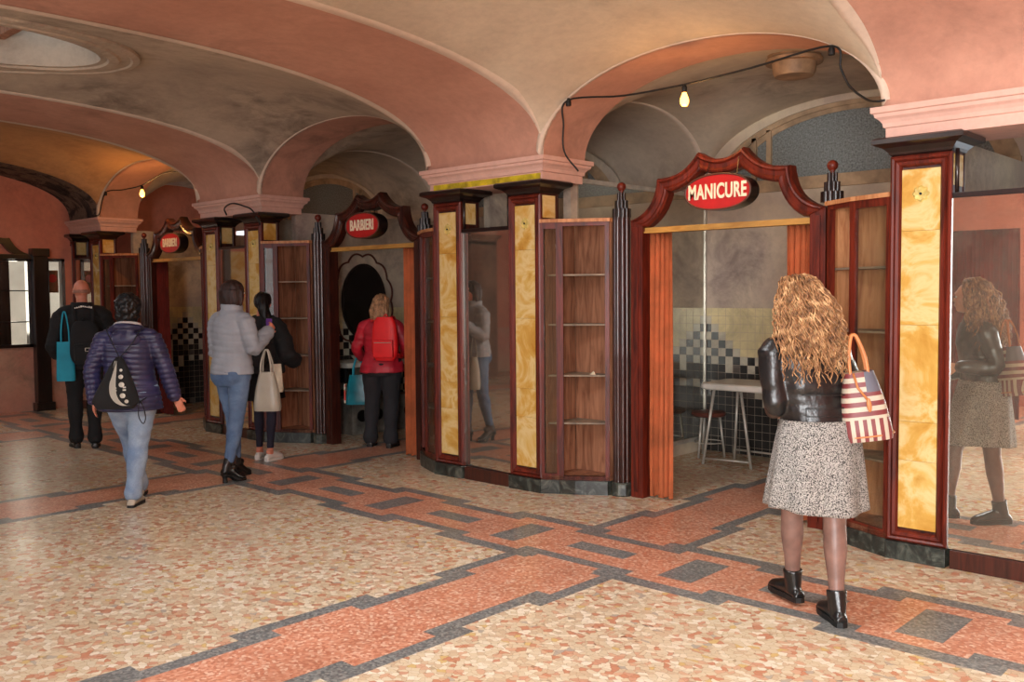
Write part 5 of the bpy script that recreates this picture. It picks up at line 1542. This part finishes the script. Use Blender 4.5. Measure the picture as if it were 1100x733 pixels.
# ---- 3. grey jacket woman
P = Person('person in a pale grey padded jacket, blue jeans and high-heeled black boots', (-7.62, 4.46), (-.20,.98), H=1.81, bulk=1.07,
           headyaw=math.radians(-12), legs={1: (.075,-.12,.0,.03), -1: (-.06,.10,.0,.03)}, arms={1: (V(.25,.02,1.17), V(.20,.25,1.33)), -1: (V(-.24,.02,1.12), V(-.12,.26,1.28))}, lean=.02)
for q in (1, -1): P.ank[q].z += .05
P.foot = False
P.body(SKIN2, curl={1:.7,-1:.9})
P.jacket(GREYQ, hem=.90, g=.016, quilt=.006, per=.055, collar_h=.03, puff=.008, wr=.036, wrinkle=.006)
P.trousers(JEANB, top=.95, g=.006, flare=.040, thin=.96, z_end=.9)
P.shoes(BOOTL, heel=.07, boot=.07, L=.24, sole=.012, bw=.046)
def bob(P, m, w=1.0, low=-.10, name='hair', back=.0):
    bm = bmesh.new(); M = Matrix.Translation(P.headc) @ Matrix.Rotation(P.headyaw, 4, 'Z')
    ellip(bm, M @ V(0,-.018,.035), (.093*w,.103,.094)); K = [(.03,.097,.098),(-.03,.100,.094),(-.07,.098,.085),(low,.086,.072)]
    tube(bm, [M @ V(0,-.038-back,z) for z, _, _ in K], [(rx*w, ry*.82) for _, rx, ry in K], 20)
    for q in (-1, 1): tube(bm, [M @ V(q*.075,.02,.06), M @ V(q*.092*w,.012,-.02), M @ V(q*.088*w,.005,low+.02)], [.022,.024,.016], 10, dome=True)
    return loft_hair(name, bm, m, P.t)
bob(P, HAIRD, 1.13, -.115, back=.006)
wb = world_of(P, .27, .16, 1.12)
bag('silver-grey handbag hanging from the arm of the grey padded jacket', wb, math.radians(38), SILV, (.065,.035), (.125,.07), -.15, -.50, (.75,.20), SILV, 'grey_handbag', bulge=.01)
wp = world_of(P, .165, .33, 1.40)
t = thing('smartphone', 'purple-cased smartphone held up by the person in the pale grey jacket', 'phone', wp, P.rz-.15)
bm = bmesh.new(); box(bm, -.075, .005, -.005, .005, -.035, .045, .004); obj('case', bm, simple('purple phone case', (120,70,160), .4), t)
bm = bmesh.new(); box(bm, -.071, .001, .0051, .0061, -.031, .041); obj('screen', bm, BLACK, t)

# ---- 4. dark companion
P = Person('person in black with white sneakers standing behind the grey padded jacket', (-8.27, 5.19), (-.45,.9), H=1.70, bulk=1.05,
           headyaw=math.radians(14), legs={1: (.08,-.02), -1: (-.08,.05)}, arms={1: (V(.27,.0,1.08), V(.25,.16,1.0)), -1: (V(-.22,.06,1.12), V(-.08,.25,1.2))})
P.body(SKIN2, curl={1:.9,-1:.8}, legthin=.78)
P.jacket(BLKC, hem=.88, g=.03, puff=.015, wr=.04, wrinkle=.014)
P.trousers(NAVL, g=.0, flare=.035, thin=.85, z_end=.88)
skirt(P, .95, .62, (.17,.135), (.215,.18), BLKC, 6, .01)
P.shoes(WSHOE, L=.25, sm=WSHOE)
bm = bmesh.new(); M = Matrix.Translation(P.headc) @ Matrix.Rotation(P.headyaw, 4, 'Z')
ellip(bm, M @ V(0,-.018,.03), (.086,.098,.092)); tube(bm, [M @ V(.01,-.06,.03), M @ V(.03,-.085,-.06), M @ V(.06,-.09,-.15), M @ V(.08,-.08,-.2)], [.06,.06,.045,.02], 12, dome=True)
loft_hair('hair', bm, HAIRK, P.t, amp=.01, fr=40)
def backpack(P, label, m, w, h, d, zc, xo=0, name='backpack', pocket=True):
    yb = -(.125*P.bulk*P.k+.03)
    t = thing(name, label, 'backpack', P.t.location, P.rz)
    bm = bmesh.new(); K = 12; N = 32; rows = []
    for k in range(K+1):
        t_ = k/K; z = zc+h/2-h*t_; sc = (1-abs(2*t_-1)**4*.35)*(.86+.14*t_); hd = d/2*sc
        rows.append([bm.verts.new((xo+w/2*sc*math.copysign(abs(math.cos(2*PI*i/N))**.7, math.cos(2*PI*i/N)), yb-d/2+hd*math.copysign(abs(math.sin(2*PI*i/N))**.7, math.sin(2*PI*i/N)), z)) for i in range(N)])
    for a, b in zip(rows, rows[1:]):
        for i in range(N): bm.faces.new((a[i], a[(i+1)%N], b[(i+1)%N], b[i]))
    bm.faces.new(rows[-1]); bm.faces.new(rows[0][::-1])
    obj('pack_body', bm, m, t, smooth=True, autos=50)
    if pocket:
        bm = bmesh.new(); box(bm, xo-w*.36, xo+w*.36, yb-d-.025, yb-d+.03, zc-h*.42, zc-h*.02, .018); p_ = obj('front_pocket', bm, m, t, smooth=True, autos=50)
        bm = bmesh.new(); tube(bm, [(xo-w*.3,yb-d-.028,zc-h*.08),(xo+w*.3,yb-d-.028,zc-h*.08)], .004, 6); obj('zip', bm, STEEL if m is REDB else BLACKM, p_)
    for s_ in (-1, 1):
        bm = bmesh.new(); sx = xo*.3+s_*.09
        tube(bm, catmull([(xo+s_*w*.28,yb-.01,zc+h*.44),(sx,yb+.05,1.41*P.k),(sx,.02,1.455*P.k),(sx,.135*P.bulk,1.34*P.k),(sx+s_*.04,.15*P.bulk,1.15*P.k),(sx+s_*.09,.03,1.0*P.k),(xo+s_*w*.4,yb-.01,zc-h*.36)], 5), [(.02,.006)]*31, 8); obj('strap', bm, m, t, smooth=True)
    bm = bmesh.new(); tube(bm, catmull([(xo-.03,yb-.02,zc+h*.47),(xo,yb-.02,zc+h*.56),(xo+.03,yb-.02,zc+h*.47)], 5), .006, 6); obj('grab_loop', bm, m, t, smooth=True)
    return t
backpack(P, 'black slouchy backpack on the person beside the grey padded jacket', BLKC, .28, .38, .13, 1.15, .04, pocket=False)
wb = world_of(P, .14, -.10, 1.06)
bag('cream printed canvas tote hanging behind the silver-grey handbag', wb, math.radians(40), CANV, (.11,.02), (.13,.03), -.08, -.36, (.6,.12), BLKC, 'canvas_tote')

# ---- 5. red jacket woman in the doorway
P = Person('person in a raspberry jacket and dark trousers standing in the middle doorway', (-7.97, 6.47), (-.55,.84), H=1.66, bulk=1.2,
           headyaw=math.radians(-8), legs={1: (.09,-.0), -1: (-.15,.04)}, arms={-1: (V(-.29,.0,1.08), V(-.29,.16,.97)), 1: (V(.29,.0,1.08), V(.2,.2,1.0))})
P.body(SKIN2, curl={1:.9,-1:1.1})
P.jacket(REDJ, hem=.84, g=.018, flare=.03, wrinkle=.010)
P.trousers(CHAR, g=.016, flare=.078, thin=1.06)
P.shoes(BOOTL, L=.25)
bm = bmesh.new(); M = Matrix.Translation(P.headc) @ Matrix.Rotation(P.headyaw, 4, 'Z')
ellip(bm, M @ V(0,-.018,.033), (.092,.104,.095)); tube(bm, [M @ V(0,-.045,.03), M @ V(.0,-.07,-.06), M @ V(.01,-.08,-.15), M @ V(.02,-.075,-.19)], [(.094,.075),(.112,.08),(.105,.06),(.07,.04)], 14, dome=True)
loft_hair('hair', bm, HAIRB, P.t, amp=.012, fr=45)
bm = bmesh.new(); tube(bm, [(.085*math.cos(2*PI*k/20), -.015+.08*math.sin(2*PI*k/20), P.k*1.42+.012*math.sin(2*PI*k/20+PI)) for k in range(21)], [(.03,.012)]*21, 8); obj('collar', bm, REDJ, P.t, smooth=True)
backpack(P, 'bright red backpack worn on the raspberry jacket', REDB, .30, .46, .12, 1.19, .11, 'red_backpack')
wb = world_of(P, -.33, .18, .97)
tg = bag('glossy teal tote with a floral end hanging from the hand in the middle doorway', wb, math.radians(42), TEAL, (.10,.03), (.15,.06), -.20, -.53, (.6,.2), TURQ, 'teal_tote', bulge=.006)
bm = bmesh.new(); box(bm, -.158, -.140, -.045, .045, -.51, -.30, .004)
def floral():
    m, nt, b = newmat('floral print'); v = coord(nt); vo = node(nt, 'ShaderNodeTexVoronoi'); vo.inputs['Scale'].default_value = 26; nt.links.new(v, vo.inputs['Vector']); sp = node(nt, 'ShaderNodeSeparateColor'); nt.links.new(vo.outputs['Color'], sp.inputs[0])
    r = ramp(nt, sp.outputs[0], [(0,(220,210,190)),(.4,(196,60,50)),(.6,(220,180,60)),(.8,(60,110,90))], 'CONSTANT'); nt.links.new(r.outputs[0], b.inputs['Base Color']); return m
obj('floral_gusset', bm, floral(), tg)

# ---- 6. man
P = Person('bald person in black clothes seen from behind on the left', (-10.44, 4.31), (-.95,.30), H=1.86, bulk=1.04, male=True,
           legs={1: (.09,-.0), -1: (-.09,.10)}, arms={1: (V(.29,.04,1.15), V(.14,.26,1.18)), -1: (V(-.30,.0,1.13), V(-.24,.2,1.02))})
P.body(SKIN2, curl={1:.8,-1:.8})
P.jacket(BLKC, hem=.82, g=.024, puff=.006, wrinkle=.012)
P.trousers(BLKC, g=.016, flare=.065)
P.shoes(BOOTL, L=.29, boot=.06, bw=.05)
bm = bmesh.new()
for k in range(17):
    pass
tube(bm, [(.09*math.cos(2*PI*k/20), -.015+.085*math.sin(2*PI*k/20), P.k*1.435+.012*math.sin(2*PI*k/20+PI)) for k in range(21)], .02, 8); cl = obj('collar', bm, BLKC, P.t, smooth=True)
random.seed(4); bm = bmesh.new()
for k in range(9):
    x = -.08+.02*k; z = 1.425*P.k-.004*abs(k-4); w = random.uniform(.005,.009)
    box(bm, x-w, x+w, -.142-.0, -.138, z-.010, z+random.uniform(.002,.012))
obj('collar_print', bm, WHITEE, cl)
bm = bmesh.new(); M = Matrix.Translation(P.headc) @ Matrix.Rotation(P.headyaw, 4, 'Z') @ Matrix.Scale(P.k, 4)
for k in range(21):
    pass
tube(bm, [M @ V(.0745*math.cos(a), -.012+.093*math.sin(a), -.005) for a in [PI+(PI*q/16) for q in range(17)]], [(.004,.022)]*17, 8)
loft_hair('stubble', bm, simple('grey stubble', (158,112,94), .8), P.t, .006, 1, .001)
bp = backpack(P, 'black backpack on the bald person in black', BLKC, .32, .46, .13, 1.17, 0)
bm = bmesh.new()
for a, b in (((-.05,1.0),(.0,1.0)),((-.05,1.035),(.0,1.035)),((-.05,1.0),(-.05,1.035)),((0,1.0),(0,1.035))): tube(bm, [(a[0]+.04,-.345,a[1]+.08),(b[0]+.04,-.345,b[1]+.08)], .004, 6)
obj('buckle', bm, STEEL, bp)
wb = world_of(P, -.19, -.16, 1.50)
bag('turquoise canvas shoulder bag on the bald person in black', wb, math.radians(63), TURQ, (.08,.02), (.095,.045), -.32, -.74, (.5,.32), TURQ, 'turquoise_bag')

# ---------------------------------------------------------------- lights
def area(name, loc, target, sx, sy, power, color=(1,1,1)):
    l = bpy.data.lights.new(name, 'AREA'); l.shape = 'RECTANGLE'; l.size = sx; l.size_y = sy; l.energy = power; l.color = color
    o = bpy.data.objects.new(name, l); COL.objects.link(o); o.location = loc
    d = Vector(target)-Vector(loc); o.rotation_euler = d.to_track_quat('-Z', 'Y').to_euler(); return o
area('added_fill_behind_camera', (.75, -2.8, 1.75), (-2.9, 5, 1.5), 3.4, 2.6, 860, (.97, .99, 1))  # added main fill from behind the camera, no known source there
area('added_fill_front_left', (-7.85, -2.8, 1.75), (-9, 5, 1.6), 2.6, 2.6, 45, (1, .99, .97))  # added off-frame fill to lift the left piers and ceiling
for xs_, pw in ((XC, 120), (XC+BAY, 80), (XC-2*BAY, 30)):
    area('added_overhead_fill', (xs_, YC-.4, 3.74), (xs_, YC-.4, 0), 1.1, 1.9, pw, (.95,.98,1))  # added lamps over bays out of view, to brighten the floor
area('daylight_end_window', (XE-.5, 4.4, 1.7), (-8, 3.6, .3), 1.6, 1.2, 60, (1, .95, .86))
for x in (-3.73, -12.09):
    l = bpy.data.lights.new('bulb_glow', 'POINT'); l.energy = 9 if x > -5 else 14; l.color = (1, .48, .14); l.shadow_soft_size = .04
    o = bpy.data.objects.new('bulb_glow', l); COL.objects.link(o); o.location = (x, 5.82, 2.93)

w = bpy.data.worlds.new('World'); scn.world = w; w.use_nodes = True
bg = w.node_tree.nodes['Background']; bg.inputs[0].default_value = (.85,.92,1,1); bg.inputs[1].default_value = 1.6

# ---------------------------------------------------------------- camera
f = 1010.9; th = math.radians(2.972); yaw = math.radians(43.037); roll = math.radians(-.484)
R = Vector((math.cos(yaw), math.sin(yaw), 0)); Fh = Vector((-math.sin(yaw), math.cos(yaw), 0)); Z = Vector((0,0,1))
Fw = Fh*math.cos(th)-Z*math.sin(th); U = Fh*math.sin(th)+Z*math.cos(th)
R2 = R*math.cos(roll)+U*math.sin(roll); U2 = U*math.cos(roll)-R*math.sin(roll)
cd = bpy.data.cameras.new('Camera'); co = bpy.data.objects.new('Camera', cd); COL.objects.link(co)
M = Matrix((R2, U2, -Fw)).transposed().to_4x4(); M.translation = (0,0,1.67); co.matrix_world = M
cd.sensor_width = 36; cd.lens = 36*f/1100; cd.clip_start = .05; cd.clip_end = 200
scn.camera = co
